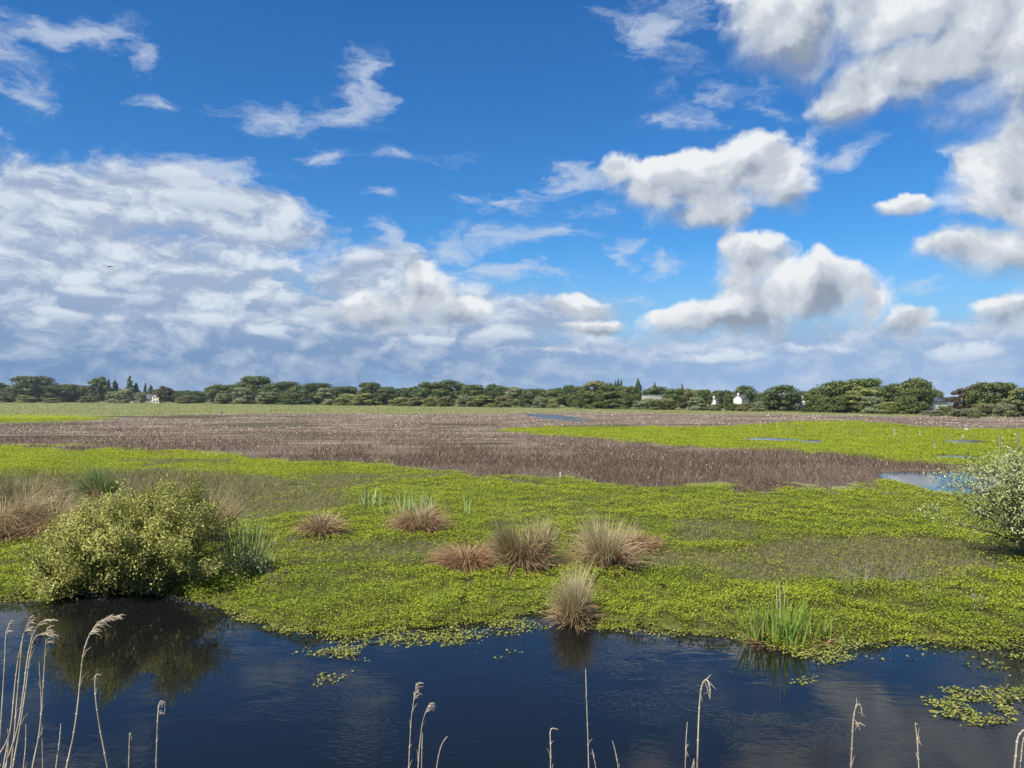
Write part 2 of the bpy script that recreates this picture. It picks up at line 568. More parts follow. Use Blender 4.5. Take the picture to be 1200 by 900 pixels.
ground = mesh_from('ground', np.stack([X, Y, Z], -1).reshape(-1, 3), quads, gm, smooth=True,
                   attrs=dict(brown=brown.ravel(), green=np.clip(green + brown * (py > 500), 0, 1).ravel(), dull=dull.ravel(), bed=np.maximum.reduce([canal, pool, .75 * np.where(front, dark_bands(X, Y), 0)]).ravel()))
tag(ground, kind='structure')

# ---------------------------------------------------------------- the water of the canal and the pools
wm, w_ = material('canal_water')
wpos = w_.new('ShaderNodeNewGeometry').outputs['Position']
r1 = w_.noise(w_.v('MULTIPLY', wpos, (1.0, 1.9, 1.0)), 2.6, 3.0, 0.5, dist=0.6)
r2 = w_.noise(w_.v('MULTIPLY', wpos, (1.0, 1.6, 1.0)), 9.0, 2.0, 0.5)
gust = w_.ramp(w_.noise(w_.v('MULTIPLY', wpos, (0.30, 0.55, 1.0)), 1.0, 3.0, 0.55), 0.50, 0.66)
hgt = w_.m('ADD', w_.m('MULTIPLY', r1, 0.13), w_.m('MULTIPLY', w_.m('MULTIPLY', r2, gust), 0.34))
wb = w_.new('ShaderNodeBump')
w_.put(wb.inputs['Strength'], w_.ramp(w_.v('LENGTH', wpos), 14.0, 40.0, 0.30, 0.015))
wb.inputs['Distance'].default_value = 0.035
w_.put(wb.inputs['Height'], hgt)
wp = w_.new('ShaderNodeBsdfPrincipled')
wp.inputs['Base Color'].default_value = (0.0060, 0.0062, 0.0062, 1)
w_.put(wp.inputs['Roughness'], w_.ramp(w_.v('LENGTH', wpos), 45.0, 130.0, 0.02, 0.16))
wp.inputs['IOR'].default_value = 1.333
w_.t.links.new(wb.outputs[0], wp.inputs['Normal'])
wo_ = w_.new('ShaderNodeOutputMaterial')
w_.t.links.new(wp.outputs[0], wo_.inputs[0])
wv = np.array([(-160, 1, 0), (160, 1, 0), (160, 330, 0), (-160, 330, 0)], float)
tag(mesh_from('water', wv, [[0, 1, 2, 3]], wm), kind='structure')

# ---------------------------------------------------------------- vegetation builders
def rand_dirs(n, up_min=0.0, rng=R):
    z = rng.uniform(up_min, 1, n)
    a = rng.uniform(0, 2 * np.pi, n)
    r = np.sqrt(np.clip(1 - z * z, 0, 1))
    return np.stack([np.cos(a) * r, np.sin(a) * r, z], -1)


def leaf_quads(P, N, L, Wd, rng=R, along=None):
    """A folded diamond leaf at each point: normal N, length L, width Wd."""
    n = len(P)
    t = along if along is not None else norm(np.cross(N, norm(rng.normal(size=(n, 3)))))
    t = norm(t - N * np.sum(t * N, -1, keepdims=True))
    b = np.cross(N, t)
    L, Wd = np.broadcast_to(L, n)[:, None], np.broadcast_to(Wd, n)[:, None]
    V = np.stack([P - t * L * .5, P + b * Wd * .5 - t * L * .05 + N * Wd * .12, P + t * L * .5, P - b * Wd * .5 - t * L * .05 + N * Wd * .12], 1)
    return V.reshape(-1, 3), np.arange(n * 4).reshape(n, 4)


def blades(P, dirs, L, Wd, seg=3, droop=0.5, rng=R):
    """Tapered grass blades rooted at P, starting along dirs and bending over under their weight."""
    n = len(P)
    L, Wd, droop = np.broadcast_to(L, n)[:, None], np.broadcast_to(Wd, n)[:, None], np.broadcast_to(droop, n)[:, None]
    d = norm(dirs)
    side = np.stack([-d[:, 1], d[:, 0], np.zeros(n)], -1) + rng.normal(0, .5, (n, 3)) * [1, 1, 0]
    side = norm(side - d * np.sum(side * d, -1, keepdims=True))
    p = P.copy()
    rows = []
    for i in range(seg + 1):
        f = i / seg
        w = Wd * (1 - f ** 1.6) * (0.75 + 0.5 * min(f * 3, 1) - 0.25) + Wd * 0.06
        rows.append(np.stack([p - side * w * .5, p + side * w * .5], 1))
        p = p + d * L / seg
        horiz = d * [1, 1, 0]
        d = norm(d + (horiz * 0.6 - np.array([0, 0, 1.0])) * droop * (f + .35) * (2.0 / seg))
        side = norm(side - d * np.sum(side * d, -1, keepdims=True))
    V = np.stack(rows, 1).reshape(n, -1, 3)              # n, 2(seg+1), 3
    base = (np.arange(n) * 2 * (seg + 1))[:, None, None]
    q = np.array([[2 * i, 2 * i + 1, 2 * i + 3, 2 * i + 2] for i in range(seg)])[None]
    return V.reshape(-1, 3), (base + q).reshape(-1, 4)


def rep(a, k):
    return np.repeat(np.asarray(a, float), k)


def join(*parts):
    V, Fq, o = [], [], 0
    for v, f in parts:
        V.append(v)
        Fq.append(f + o)
        o += len(v)
    return np.concatenate(V), np.concatenate(Fq)


def tube(points, radii, sides=5):
    pts = np.asarray(points, float)
    n = len(pts)
    tang = norm(np.gradient(pts, axis=0))
    ref = np.array([0.3, 0.9, 0.1])
    s = norm(np.cross(tang, ref))
    b = np.cross(tang, s)
    a = np.linspace(0, 2 * np.pi, sides, endpoint=False)
    ring = (np.cos(a)[None, :, None] * s[:, None] + np.sin(a)[None, :, None] * b[:, None]) * np.broadcast_to(radii, n)[:, None, None]
    V = (pts[:, None] + ring).reshape(-1, 3)
    f = []
    for i in range(n - 1):
        for j in range(sides):
            k = (j + 1) % sides
            f.append((i * sides + j, i * sides + k, (i + 1) * sides + k, (i + 1) * sides + j))
    return V, np.array(f)


def sample_marsh(n, d0, d1, half=39.0, power=0.0):
    """Ground points in the wedge before the camera, thinning out with distance."""
    u_ = R.uniform(0, 1, n)
    d = d0 * (d1 / d0) ** u_ if power == 0 else (d0 ** power + u_ * (d1 ** power - d0 ** power)) ** (1 / power)
    a = np.radians(R.uniform(-half, half, n))
    return np.tan(a) * d + R.uniform(-3.6, 3.6, n), d


# ---------------------------------------------------------------- the green mat of creeping water plants
M_mat = leaf_mat('creeping_leaf', (0.095, 0.145, 0.010), (0.300, 0.345, 0.030), dry=(0.17, 0.13, 0.05), rough=0.6, trans=0.30, spec=0.12)
X, Y = sample_marsh(1950000, 10.5, 150)
px, py, brown, green, dull, pool, canal, edge = zones(X, Y)
patch = fbm(X * .7, Y * .45, 61, 4)
hole = fbm(X * 2.2, Y * 1.6, 71, 3) - 0.05 * sstep(20, 13, np.hypot(X, Y))
keep = R.uniform(0, 1, len(X)) < np.clip(green * (1 - 0.80 * dull) * (0.72 + .9 * (patch - .45)) * sstep(0.27, 0.40, hole + .06), 0, 1)
keep &= (pool < .1) & (canal < .92)
X, Y, patch, hole, dull_ = X[keep], Y[keep], patch[keep], hole[keep], dull[keep]
dist = np.hypot(X, Y)
lump = fbm(X * 1.6, Y * 1.3, 81, 3)
gz = np.maximum(ground_z(X, Y), 0.0)
Zl = gz + 0.015 + (0.05 + 0.20 * sstep(.35, .7, lump)) * np.clip((22 / dist) ** 1.25, .10, 1) * R.uniform(0.25, 1, len(X)) ** .7
s = 0.0255 * (dist / 14) ** 0.72 * R.uniform(.65, 1.35, len(X))
N = norm(rand_dirs(len(X), 0.25) + np.stack([0 * X, 0 * X, .45 + .55 * sstep(15, 32, dist)], -1))
V, Fq = leaf_quads(np.stack([X, Y, Zl], -1), N, s * 1.15, s)
tint = np.clip(0.57 + 1.1 * (patch - .5) + R.normal(0, .27, len(X)) + 0.20 * sstep(18, 40, dist), 0, 1)
dry = np.clip((R.uniform(0, 1, len(X)) < 0.05 + .18 * dull_ + .10 * sstep(19, 13, dist)) * R.uniform(.4, 1, len(X)) + .12 * dull_, 0, 1)
tag(mesh_from('creeping_plants', V, Fq, M_mat, attrs=dict(tint=rep(tint, 4), dry=rep(dry, 4))),
    'bright green mat of small round leaved water plants covering the marsh', 'water plants', kind='stuff')

# leaves of the same plants floating on the canal along its far edge
M_float = leaf_mat('floating_leaf', (0.10, 0.125, 0.016), (0.33, 0.33, 0.08), dry=(0.22, 0.17, 0.06), rough=0.4, trans=0.2)
X, Y = sample_marsh(330000, 9.5, 19)
px, py, brown, green, dull, pool, canal, edge = zones(X, Y)
t = py - bank_y(px)
clump = fbm(X * 1.0, Y * 1.5, 91, 4)
clump2 = fbm(X * 3.0, Y * 4.0, 95, 3)
reach = 13 + 46 * np.exp(-((px - 395) / 60) ** 2) + 24 * np.exp(-((px - 560) / 90) ** 2) + 28 * np.exp(-((px - 1010) / 110) ** 2) + 14 * np.exp(-((px - 1120) / 60) ** 2)
reach = reach * np.where(px < 262, 0.05, 1.0)
want = sstep(1.0, 0.15, t / reach + (0.55 - clump) * 2.6) * sstep(.38, .50, clump2 + .18 * sstep(1, 0, t / reach))
mat_r = np.maximum(sstep(1.1, .55, ell(px, py, 1200, 820, 100, 22, -0.05) + (.5 - clump) * 3.2), sstep(1.1, .5, ell(px, py, 1190, 776, 95, 17, -.05) + (.5 - clump) * 2.2))
want = np.maximum(want, 0.72 * mat_r * sstep(.40, .56, clump2))
want = np.maximum(want, 0.5 * sstep(1.1, .6, ell(px, py, 1135, 818, 40, 5, -0.2) + (.5 - clump) * 2))
keep = (R.uniform(0, 1, len(X)) < want * 0.85) & (canal > .2) & (t < 110)
X, Y = X[keep], Y[keep]
n = len(X)
Zl = np.maximum(ground_z(X, Y), 0) + 0.004 + 0.05 * R.uniform(0, 1, n) ** 3
s = 0.036 * R.uniform(.6, 1.4, n)
N = norm(rand_dirs(n, 0.5) + [0, 0, 1.0])
V, Fq = leaf_quads(np.stack([X, Y, Zl], -1), N, s * 1.1, s)
tag(mesh_from('floating_leaves', V, Fq, M_float, attrs=dict(tint=rep(np.clip(R.normal(.55, .25, n) - .25 * (X > 7.0), 0, 1), 4), dry=rep((R.uniform(0, 1, n) < .10) * .8, 4))),
    'small yellow green leaves floating along the canal edge', 'floating leaves', kind='stuff')

# ---------------------------------------------------------------- the brown bed of dead stalks
M_stalk = leaf_mat('dead_stalk', (0.088, 0.058, 0.040), (0.220, 0.160, 0.112), dry=(0.54, 0.45, 0.35), rough=0.8, trans=0.15, spec=0.1)
X, Y = sample_marsh(420000, 26, 330)
px, py, brown, green, dull, pool, canal, edge = zones(X, Y)
pat = fbm(X * .22, Y * .10, 101, 5)
keep = (R.uniform(0, 1, len(X)) < brown * (0.30 + 1.1 * sstep(.38, .56, pat)) * (1 - .85 * dark_bands(X, Y))) & (pool < .2)
X, Y, py, pat = X[keep], Y[keep], py[keep], pat[keep]
n = len(X)
dist = np.hypot(X, Y)
L = R.uniform(.12, .46, n) * (0.7 + .7 * pat) * np.clip(70 / dist, .35, 1)
gz = np.maximum(ground_z(X, Y), 0)
dirs = norm(np.stack([R.normal(0, .5, n), R.normal(0, .5, n), np.ones(n)], -1))
V1, F1 = blades(np.stack([X, Y, gz], -1), dirs, L, 0.016 * (dist / 30) ** 0.85, seg=2, droop=.25)
pale = (R.uniform(0, 1, n) < 0.05 + 0.34 * sstep(545, 505, py) * sstep(.40, .55, fbm(X * .12, Y * .09, 111, 3)))
hd = pale.nonzero()[0]
tips = np.stack([X, Y, gz], -1)[hd] + dirs[hd] * L[hd][:, None] * R.uniform(.75, 1, len(hd))[:, None]
sz = 0.030 * (dist[hd] / 30) ** 0.9 * R.uniform(.5, 1.3, len(hd))
V2, F2 = leaf_quads(tips, rand_dirs(len(hd), -.4), sz * 1.6, sz)
V, Fq = join((V1, F1), (V2, F2))
t1 = np.clip(0.15 + 1.0 * (pat - .3) + R.normal(0, .24, n) - .34 * sstep(515, 545, py), 0, 1)
t2 = np.full(len(hd), .8)
tag(mesh_from('dead_stalks', V, Fq, M_stalk, attrs=dict(tint=np.concatenate([rep(t1, 6), rep(t2, 4)]),
                                                       dry=np.concatenate([rep((R.uniform(0, 1, n) < .05) * .6, 6), rep(R.uniform(.35, 1, len(hd)), 4)]))),
    'wide purple brown bed of dead dock stalks with pale seed heads', 'dead stalks', kind='stuff')

# ---------------------------------------------------------------- thin sedge and dead bits in the dull patches, and grass in the far pasture
M_sedge = leaf_mat('thin_sedge', (0.075, 0.090, 0.032), (0.180, 0.180, 0.080), dry=(0.27, 0.20, 0.12), rough=0.7, trans=0.25)
X, Y = sample_marsh(230000, 12, 60)
px, py, brown, green, dull, pool, canal, edge = zones(X, Y)
tall = sstep(1.4, .6, ell(px, py, 90, 578, 240, 26))
keep = (R.uniform(0, 1, len(X)) < np.clip(dull * .60 + 0.012 * green + .5 * tall * green, 0, 1)) & (canal < .2) & (pool < .2)
X, Y, tall, dull_ = X[keep], Y[keep], tall[keep], dull[keep]
n = len(X)
dist = np.hypot(X, Y)
dirs = norm(np.stack([R.normal(0, .42, n), R.normal(0, .42, n), np.ones(n)], -1))
V, Fq = blades(np.stack([X, Y, np.maximum(ground_z(X, Y), 0)], -1), dirs, R.uniform(.08, .26, n) * (1 + 1.1 * tall), 0.008 * (dist / 18) ** .8, seg=3, droop=.5)
tag(mesh_from('thin_sedge', V, Fq, M_sedge, attrs=dict(tint=rep(R.uniform(0, 1, n), 8), dry=rep(np.clip(R.normal(.22 + .2 * dull_, .3, n), 0, 1), 8))),
    'thin grey green sedge and dead stems standing in the dull patches', 'sedge', kind='stuff')

M_past = leaf_mat('pasture_grass', (0.12, 0.150, 0.035), (0.23, 0.235, 0.08), dry=(0.36, 0.30, 0.19), rough=0.8, trans=0.25)
X, Y = sample_marsh(60000, 120, 700)
px, py, brown, green, dull, pool, canal, edge = zones(X, Y)
keep = (R.uniform(0, 1, len(X)) < (1 - brown) * (1 - green)) & (pool < .2)
X, Y = X[keep], Y[keep]
n = len(X)
dist = np.hypot(X, Y)
dirs = norm(np.stack([R.normal(0, .3, n), R.normal(0, .3, n), np.ones(n)], -1))
V, Fq = blades(np.stack([X, Y, np.maximum(ground_z(X, Y), 0)], -1), dirs, R.uniform(.2, .55, n), 0.10 * (dist / 200), seg=2, droop=.3)
pn = fbm(X * .03, Y * .012, 131, 4)
tag(mesh_from('pasture_grass', V, Fq, M_past, attrs=dict(tint=rep(np.clip(pn * 2 - .5 + R.normal(0, .2, n), 0, 1), 6), dry=rep(np.clip((R.uniform(0, 1, n) < .18) * R.uniform(.4, 1, n) + (pn - .5), 0, 1), 6))),
    'pale rough grass between the brown bed and the tree line', 'grass', kind='stuff')

# rough grass on the near dyke
M_dyke = leaf_mat('dyke_grass', (0.06, 0.09, 0.02), (0.16, 0.18, 0.05), dry=(0.34, 0.28, 0.16))
n = 26000
X, Y = R.uniform(-14, 14, n), R.uniform(-1.5, 6.2, n)
dirs = norm(np.stack([R.normal(0, .4, n), R.normal(0, .4, n), np.ones(n)], -1))
V, Fq = blades(np.stack([X, Y, ground_z(X, Y) - .01], -1), dirs, R.uniform(.1, .32, n), .007, seg=3, droop=.6)
tag(mesh_from('dyke_grass', V, Fq, M_dyke, attrs=dict(tint=rep(R.uniform(0, 1, n), 8), dry=rep(R.uniform(0, .6, n), 8))),
    'rough grass on the slope below the viewpoint', 'grass', kind='stuff')

# ---------------------------------------------------------------- tussocks
M_tuft = leaf_mat('tussock_blade', (0.14, 0.10, 0.05), (0.54, 0.43, 0.26), dry=(0.34, 0.20, 0.10), rough=0.7, trans=0.25)
M_core = plain_mat('tussock_root', (0.05, 0.035, 0.02), (0.11, 0.075, 0.04), 30, 0.95, .8, (1, 1, .3))


def dome(rx, ry, rz, rng, n=12, m=6):
    v, f = [], []
    for i in range(m + 1):
        ph = i / m * math.pi / 2
        for j in range(n):
            a = j / n * 2 * math.pi
            k = rng.uniform(.88, 1.12)
            v.append((math.cos(a) * math.cos(ph) * rx * k, math.sin(a) * math.cos(ph) * ry * k, math.sin(ph) * rz * k))
    for i in range(m):
        for j in range(n):
            f.append((i * n + j, i * n + (j + 1) % n, (i + 1) * n + (j + 1) % n, (i + 1) * n + j))
    v = np.array(v)
    v[:n, 2] = -.25
    return v, np.array(f)


def tussock(name, px, py, wpx, hpx, label, green_share=.35, red=.3, lean=0.0, mop=0.5, n=1500, cat='tussock', group=None, depth=1.0, flop=0.0):
    """A sedge tussock: a rooty stool with a skirt of dead blades and a mop of upright ones."""
    base = at(px, py)
    d = math.hypot(base.x, base.y)
    z0 = float(max(ground_z(base.x, base.y), -.05))
    sc = d / F
    rx, hh = wpx * .54 * sc, hpx * sc * 1.10
    o = empty(name, (base.x, base.y, z0))
    tag(o, label, cat, group)
    rng = np.random.default_rng(int(px * 13 + py * 7))
    mesh_from('root_stool', *dome(rx * .42, rx * .42 * depth, hh * .30, rng), M_core, o, smooth=True)
    # a tussock is a handful of tufts that grew together, each with its own lean
    nt = rng.integers(4, 7)
    ta = rng.uniform(0, 2 * np.pi, nt)
    tr = rng.uniform(.1, 1, nt) ** .6
    tx, ty = np.cos(ta) * tr * rx * .42, np.sin(ta) * tr * rx * .36 * depth
    tl = np.stack([np.cos(ta) * tr * .42 + rng.normal(0, .22, nt), np.sin(ta) * tr * .35 + rng.normal(0, .2, nt)], -1)
    th = rng.uniform(.5, 1.0, nt)
    th[rng.integers(nt)] = 1.0
    nn = int(n * (1 - mop) * .8)
    a = rng.uniform(0, 2 * np.pi, nn)
    rr = rng.uniform(0, 1, nn) ** .5
    P = np.stack([np.cos(a) * rr * rx * .45, np.sin(a) * rr * rx * .45 * depth, hh * .30 * (1 - rr ** 2) - .02], -1)
    tilt = rng.uniform(.55, 1.35, nn)
    D_ = np.stack([np.cos(a) * np.sin(tilt) + flop, np.sin(a) * np.sin(tilt), np.cos(tilt) + .12], -1)
    Ls = (rx * .62 + hh * .22) * rng.uniform(.45, 1.15, nn)
    V, Fq = blades(P, D_, Ls, .0135 * rng.uniform(.5, 1.4, nn) * (d / 16) ** .6, seg=5, droop=rng.uniform(.5, 1.5, nn), rng=rng)
    V[:, 2] = np.maximum(V[:, 2], -.02 + .03 * rng.uniform(0, 1, len(V)))
    mesh_from('dead_skirt', V, Fq, M_tuft, o, attrs=dict(tint=rep(rng.uniform(0.0, 1, nn), 12), dry=rep(np.clip(rng.normal(red + .15, .3, nn), 0, 1), 12)))
    nu = int(n * mop * .9)
    k = rng.integers(0, nt, nu)
    a = rng.uniform(0, 2 * np.pi, nu)
    rr = rng.uniform(0, 1, nu) ** .7
    P = np.stack([tx[k] + np.cos(a) * rr * rx * .17, ty[k] + np.sin(a) * rr * rx * .17 * depth, np.full(nu, hh * .10)], -1)
    D_ = np.stack([tl[k, 0] + np.cos(a) * .34 * rr + rng.normal(0, .10, nu) + lean, tl[k, 1] + np.sin(a) * .34 * rr + rng.normal(0, .10, nu), np.ones(nu)], -1)
    V, Fq = blades(P, D_, hh * .98 * th[k] * rng.uniform(.45, 1.05, nu) ** .8, .0125 * rng.uniform(.5, 1.4, nu) * (d / 16) ** .6, seg=5,
                   droop=np.where(rng.uniform(0, 1, nu) < .18, rng.uniform(.5, 1.1, nu), rng.uniform(.0, .30, nu)), rng=rng)
    gsh = (rng.uniform(0, 1, nu) < green_share)
    mesh_from('standing_blades', V, Fq, M_green_blade if green_share > .75 else M_tuft2, o,
              attrs=dict(tint=rep(np.where(gsh, rng.uniform(0, .35, nu), rng.uniform(.4, 1, nu)), 12), dry=rep(np.where(gsh, 0, np.clip(rng.normal(red * .6, .25, nu), 0, 1)), 12)))
    return o


M_tuft2 = leaf_mat('standing_blade', (0.15, 0.175, 0.055), (0.60, 0.49, 0.29), dry=(0.34, 0.20, 0.11), rough=0.65, trans=0.3)
M_green_blade = leaf_mat('green_blade', (0.11, 0.155, 0.045), (0.34, 0.42, 0.14), dry=(0.36, 0.30, 0.16), rough=0.5, trans=0.3)
M_iris = leaf_mat('sword_leaf', (0.10, 0.185, 0.03), (0.26, 0.36, 0.06), dry=(0.36, 0.27, 0.12), rough=0.45, trans=0.4)

G = 'sedge tussocks on the marsh'
tussock('sedge_tussock', 377, 632, 62, 34, 'low mound of straw coloured sedge standing alone right of the yellow green bush', .12, .45, 0, .30, 1300, group=G)
t = tussock('sedge_tussock', 492, 627, 80, 36, 'brown domed sedge tussock with grey green sword leaves rising behind it', .12, .60, 0, .25, 1700, group=G)
tussock('sedge_tussock', 545, 669, 92, 26, 'low flattened rusty red sedge tussock left of the tall central one', .05, .95, 0, .12, 1700, group=G, flop=-.15)
tussock('sedge_tussock', 615, 671, 84, 70, 'tall sedge tussock with upright green tipped blades joined to the rusty low one', .28, .40, .06, .55, 2600, group=G, flop=.12)
tussock('sedge_tussock', 712, 672, 92, 62, 'wide pale straw sedge tussock behind the one standing in the water', .16, .30, .02, .55, 2600, group=G)
tussock('sedge_tussock', 752, 649, 52, 30, 'small reddish sedge tuft pressed against the back of the wide pale tussock', .05, .9, 0, .15, 1100, group=G)
tussock('sedge_tussock', 672, 730, 56, 64, 'grey sedge tussock rooted at the water edge and mirrored in the canal', .30, .28, 0, .62, 2400, group=G)
tussock('sedge_tussock', 4, 632, 112, 48, 'pale dead sedge tussock cut by the left edge of the picture', .20, .30, -.05, .45, 2200, group=G)
tussock('sedge_tussock', 68, 634, 104, 42, 'collapsed pinkish dead sedge tussock behind the yellow green bush', .06, .45, .5, .40, 2600, group=G, flop=.3)
tussock('sedge_tussock', 30, 597, 90, 34, 'grey green sedge tussock farthest back on the left, behind the collapsed pinkish one', .55, .15, .02, .65, 1500, group=G)
tussock('rush_clump', 122, 587, 58, 34, 'dark green clump of upright rushes showing above the yellow green bush', .95, .05, .04, .90, 1100, 'rush clump')
tussock('sedge_tussock', 232, 640, 70, 60, 'ginger dead sedge tussock half hidden by the right side of the yellow green bush', .05, .70, .05, .40, 1600, group=G)


def sword_clump(name, px, py, wpx, hpx, n, label, mat, base_brown=0, cat='iris clump', tint=(.2, 1), width=.028, stalks=0, fan=.16):
    base = at(px, py)
    d = math.hypot(base.x, base.y)
    sc = d / F
    o = empty(name, (base.x, base.y, float(max(ground_z(base.x, base.y), -.05))))
    tag(o, label, cat)
    rng = np.random.default_rng(int(px * 3 + py))
    x = rng.normal(0, .26, n) * wpx * sc
    y = rng.normal(0, .2, n) * wpx * sc
    P = np.stack([x, y, np.full(n, -.03)], -1)
    D_ = np.stack([x / (wpx * sc) * .5 + rng.normal(0, fan, n), rng.normal(0, fan, n), np.ones(n)], -1)
    V, Fq = blades(P, D_, hpx * sc * rng.uniform(.6, 1.05, n), width * rng.uniform(.6, 1.2, n), seg=4, droop=rng.uniform(0, .22, n), rng=rng)
    mesh_from('leaves', V, Fq, mat, o, attrs=dict(tint=rep(rng.uniform(*tint, n), 10), dry=rep((rng.uniform(0, 1, n) < .08) * .7, 10)))
    if base_brown:
        k = base_brown
        a = rng.uniform(0, 6.28, k)
        P = np.stack([np.cos(a) * rng.uniform(.1, .4, k) * wpx * sc - .12 * wpx * sc, np.sin(a) * .25 * wpx * sc - .1, np.full(k, 0.0)], -1)
        D_ = np.stack([np.cos(a), np.sin(a), rng.uniform(.3, 1.2, k)], -1)
        V, Fq = blades(P, D_, hpx * sc * rng.uniform(.15, .34, k), .02, seg=3, droop=rng.uniform(.5, 1.1, k), rng=rng)
        mesh_from('dead_leaves', V, Fq, M_tuft, o, attrs=dict(tint=rep(rng.uniform(0, .4, k), 8), dry=rep(rng.uniform(.5, 1, k), 8)))
    for i in range(stalks):  # bleached flower stalks
        x0 = rng.uniform(-.12, .25) * wpx * sc
        V, Fq = tube([(x0, 0, 0), (x0 + .02, 0, hpx * sc * .7), (x0 + .01, .01, hpx * sc * rng.uniform(1.05, 1.25))], [.009, .008, .005])
        mesh_from('dead_stalk', V, Fq, M_straw, o)
    return o


M_straw = plain_mat('straw', (0.30, 0.25, 0.16), (0.44, 0.37, 0.26), 14, .7, .2, (1, 1, .2))
sword_clump('yellow_flag_iris', 912, 752, 66, 58, 150, 'bright green iris clump with brown base standing at the water edge', M_iris, 420, stalks=3, fan=.2, width=.036)
sword_clump('yellow_flag_iris', 955, 752, 60, 34, 30, 'sparse low iris leaves right of the bright clump at the water edge', M_iris, 90, fan=.3, tint=(.4, 1))
sword_clump('yellow_flag_iris', 484, 606, 50, 34, 90, 'grey green iris leaves standing behind the brown domed tussock', M_green_blade, tint=(.7, 1), width=.055)
sword_clump('yellow_flag_iris', 433, 596, 34, 27, 40, 'small iris clump left of and behind the brown domed tussock', M_green_blade, tint=(.7, 1), width=.055)
sword_clump('yellow_flag_iris', 548, 606, 8, 25, 12, 'narrow lone iris shoot standing in open green mat right of the domed tussock', M_green_blade, tint=(.8, 1), width=.05, fan=.06)
sword_clump('yellow_flag_iris', 521, 716, 46, 32, 26, 'thin scattered iris blades near the water below the rusty tussock', M_iris, fan=.2, width=.018)
sword_clump('yellow_flag_iris', 288, 674, 44, 66, 130, 'tall blue green iris clump at the right side of the yellow green bush', M_green_blade, tint=(.4, 1), width=.03)
sword_clump('yellow_flag_iris', 352, 690, 30, 22, 16, 'few pale iris blades low on the bank right of the yellow green bush', M_iris, width=.02, fan=.2)
sword_clump('grass_tuft', 1143, 640, 12, 14, 26, 'small yellow grass tuft under the silvery bush', M_iris, cat='grass tuft', tint=(.8, 1), width=.03, fan=.25)

# ---------------------------------------------------------------- bushes
M_bark = plain_mat('bark', (0.05, 0.04, 0.03), (0.13, 0.11, 0.085), 9, .9, .8, (1, 1, .25))
M_bush = leaf_mat('willow_leaf', (0.095, 0.120, 0.018), (0.56, 0.54, 0.145), dry=(0.42, 0.30, 0.12), rough=0.5, trans=0.35)
M_silver = leaf_mat('silver_leaf', (0.12, 0.15, 0.045), (0.42, 0.45, 0.19), dry=(0.60, 0.56, 0.36), rough=0.5, trans=0.3)


def bush(name, base, rx, ry, hh, n_stems, n_leaf, leaf_len, mat, label, seed, cat='bush', low=.05, spread=1.0, shape=None, open_=0.0, zmin=.04):
    """Stems fan out from the stool, twigs leave the stems, leaves sit in tufts along the twigs."""
    rng = np.random.default_rng(seed)
    o = empty(name, base)
    tag(o, label, cat)
    Vs, Fs, tw = [], [], []
    for i in range(n_stems):
        a = i / n_stems * 2 * math.pi + rng.uniform(-.3, .3)
        reach = rng.uniform(.25, 1.0) ** .7 * spread
        ex, ey = math.cos(a) * rx * reach, math.sin(a) * ry * reach
        top = hh * (low + (1 - low) * math.sqrt(max(0.0, 1 - reach ** 2 * .93))) * rng.uniform(.82, 1.0)
        if shape:
            top *= shape(ex / rx, ey / ry)
        pts = []
        for k in range(7):
            f = k / 6
            pts.append((ex * f ** 1.25 * .95 + rng.normal(0, .03) * rx * f, ey * f ** 1.25 * .95 + rng.normal(0, .03) * ry * f, -.1 + (top + .1) * (f ** .8)))
        Vs.append(tube(pts, np.linspace(.035, .006, 7) * min(1.6, hh / 2.2), 5))
        pts = np.array(pts)
        for k in range(9):
            f = rng.uniform(.18, 1)
            p0 = np.array([np.interp(f * 6, range(7), pts[:, c_]) for c_ in range(3)])
            out = norm(np.array([ex / rx, ey / ry, .3]) * rng.uniform(.3, 1) + rng.normal(0, .6, 3))
            ln = rng.uniform(.22, .55) * min(rx, hh) * .55
            p1 = p0 + out * ln * .5 + [0, 0, .04]
            p2 = p0 + out * ln + [0, 0, .10 - .1 * rng.uniform()]
            Vs.append(tube([p0, p1, p2], [.011, .007, .003], 4))
            tw.append((p0, p1, p2))
    V, Fq = join(*Vs)
    mesh_from('branches', V, Fq, M_bark, o, smooth=True)
    tw = np.array(tw)
    # leaves in tufts near the twigs
    m = n_leaf
    # clumped choice: some twigs carry much more leaf than others
    wgt = (rng.uniform(0, 1, len(tw)) ** 1.3 + .12) * (.35 + tw[:, 2, 2] / hh)
    pick = rng.choice(len(tw), m, p=wgt / wgt.sum())
    f = rng.uniform(.1, 1.1, m)[:, None]
    P = np.where(f < .5, tw[pick, 0] + (tw[pick, 1] - tw[pick, 0]) * f * 2, tw[pick, 1] + (tw[pick, 2] - tw[pick, 1]) * (f - .5) * 2)
    P = P + rng.normal(0, 1, (m, 3)) * np.array([1, 1, .9]) * leaf_len * (1.6 + open_)
    P[:, 2] = np.where(P[:, 2] < zmin, zmin + rng.uniform(0, .5, m) * min(1, zmin * 4), P[:, 2])
    outw = norm(P / np.array([rx, ry, hh]) + [0, 0, .1])
    N = norm(outw * .7 + rand_dirs(m, -.6, rng))
    L = leaf_len * rng.uniform(.6, 1.4, m)
    along = norm(outw + rng.normal(0, .8, (m, 3)) + [0, 0, .3])
    V, Fq = leaf_quads(P, N, L, L * .42, rng, along)
    tuft = rng.normal(0, .18, len(tw))[pick]
    tint = np.clip(rng.normal(.50, .24, m) + tuft, 0, 1)
    mesh_from('foliage', V, Fq, mat, o, attrs=dict(tint=rep(tint, 4), dry=rep((rng.uniform(0, 1, m) < .07) * rng.uniform(.3, 1, m), 4)))
    return o


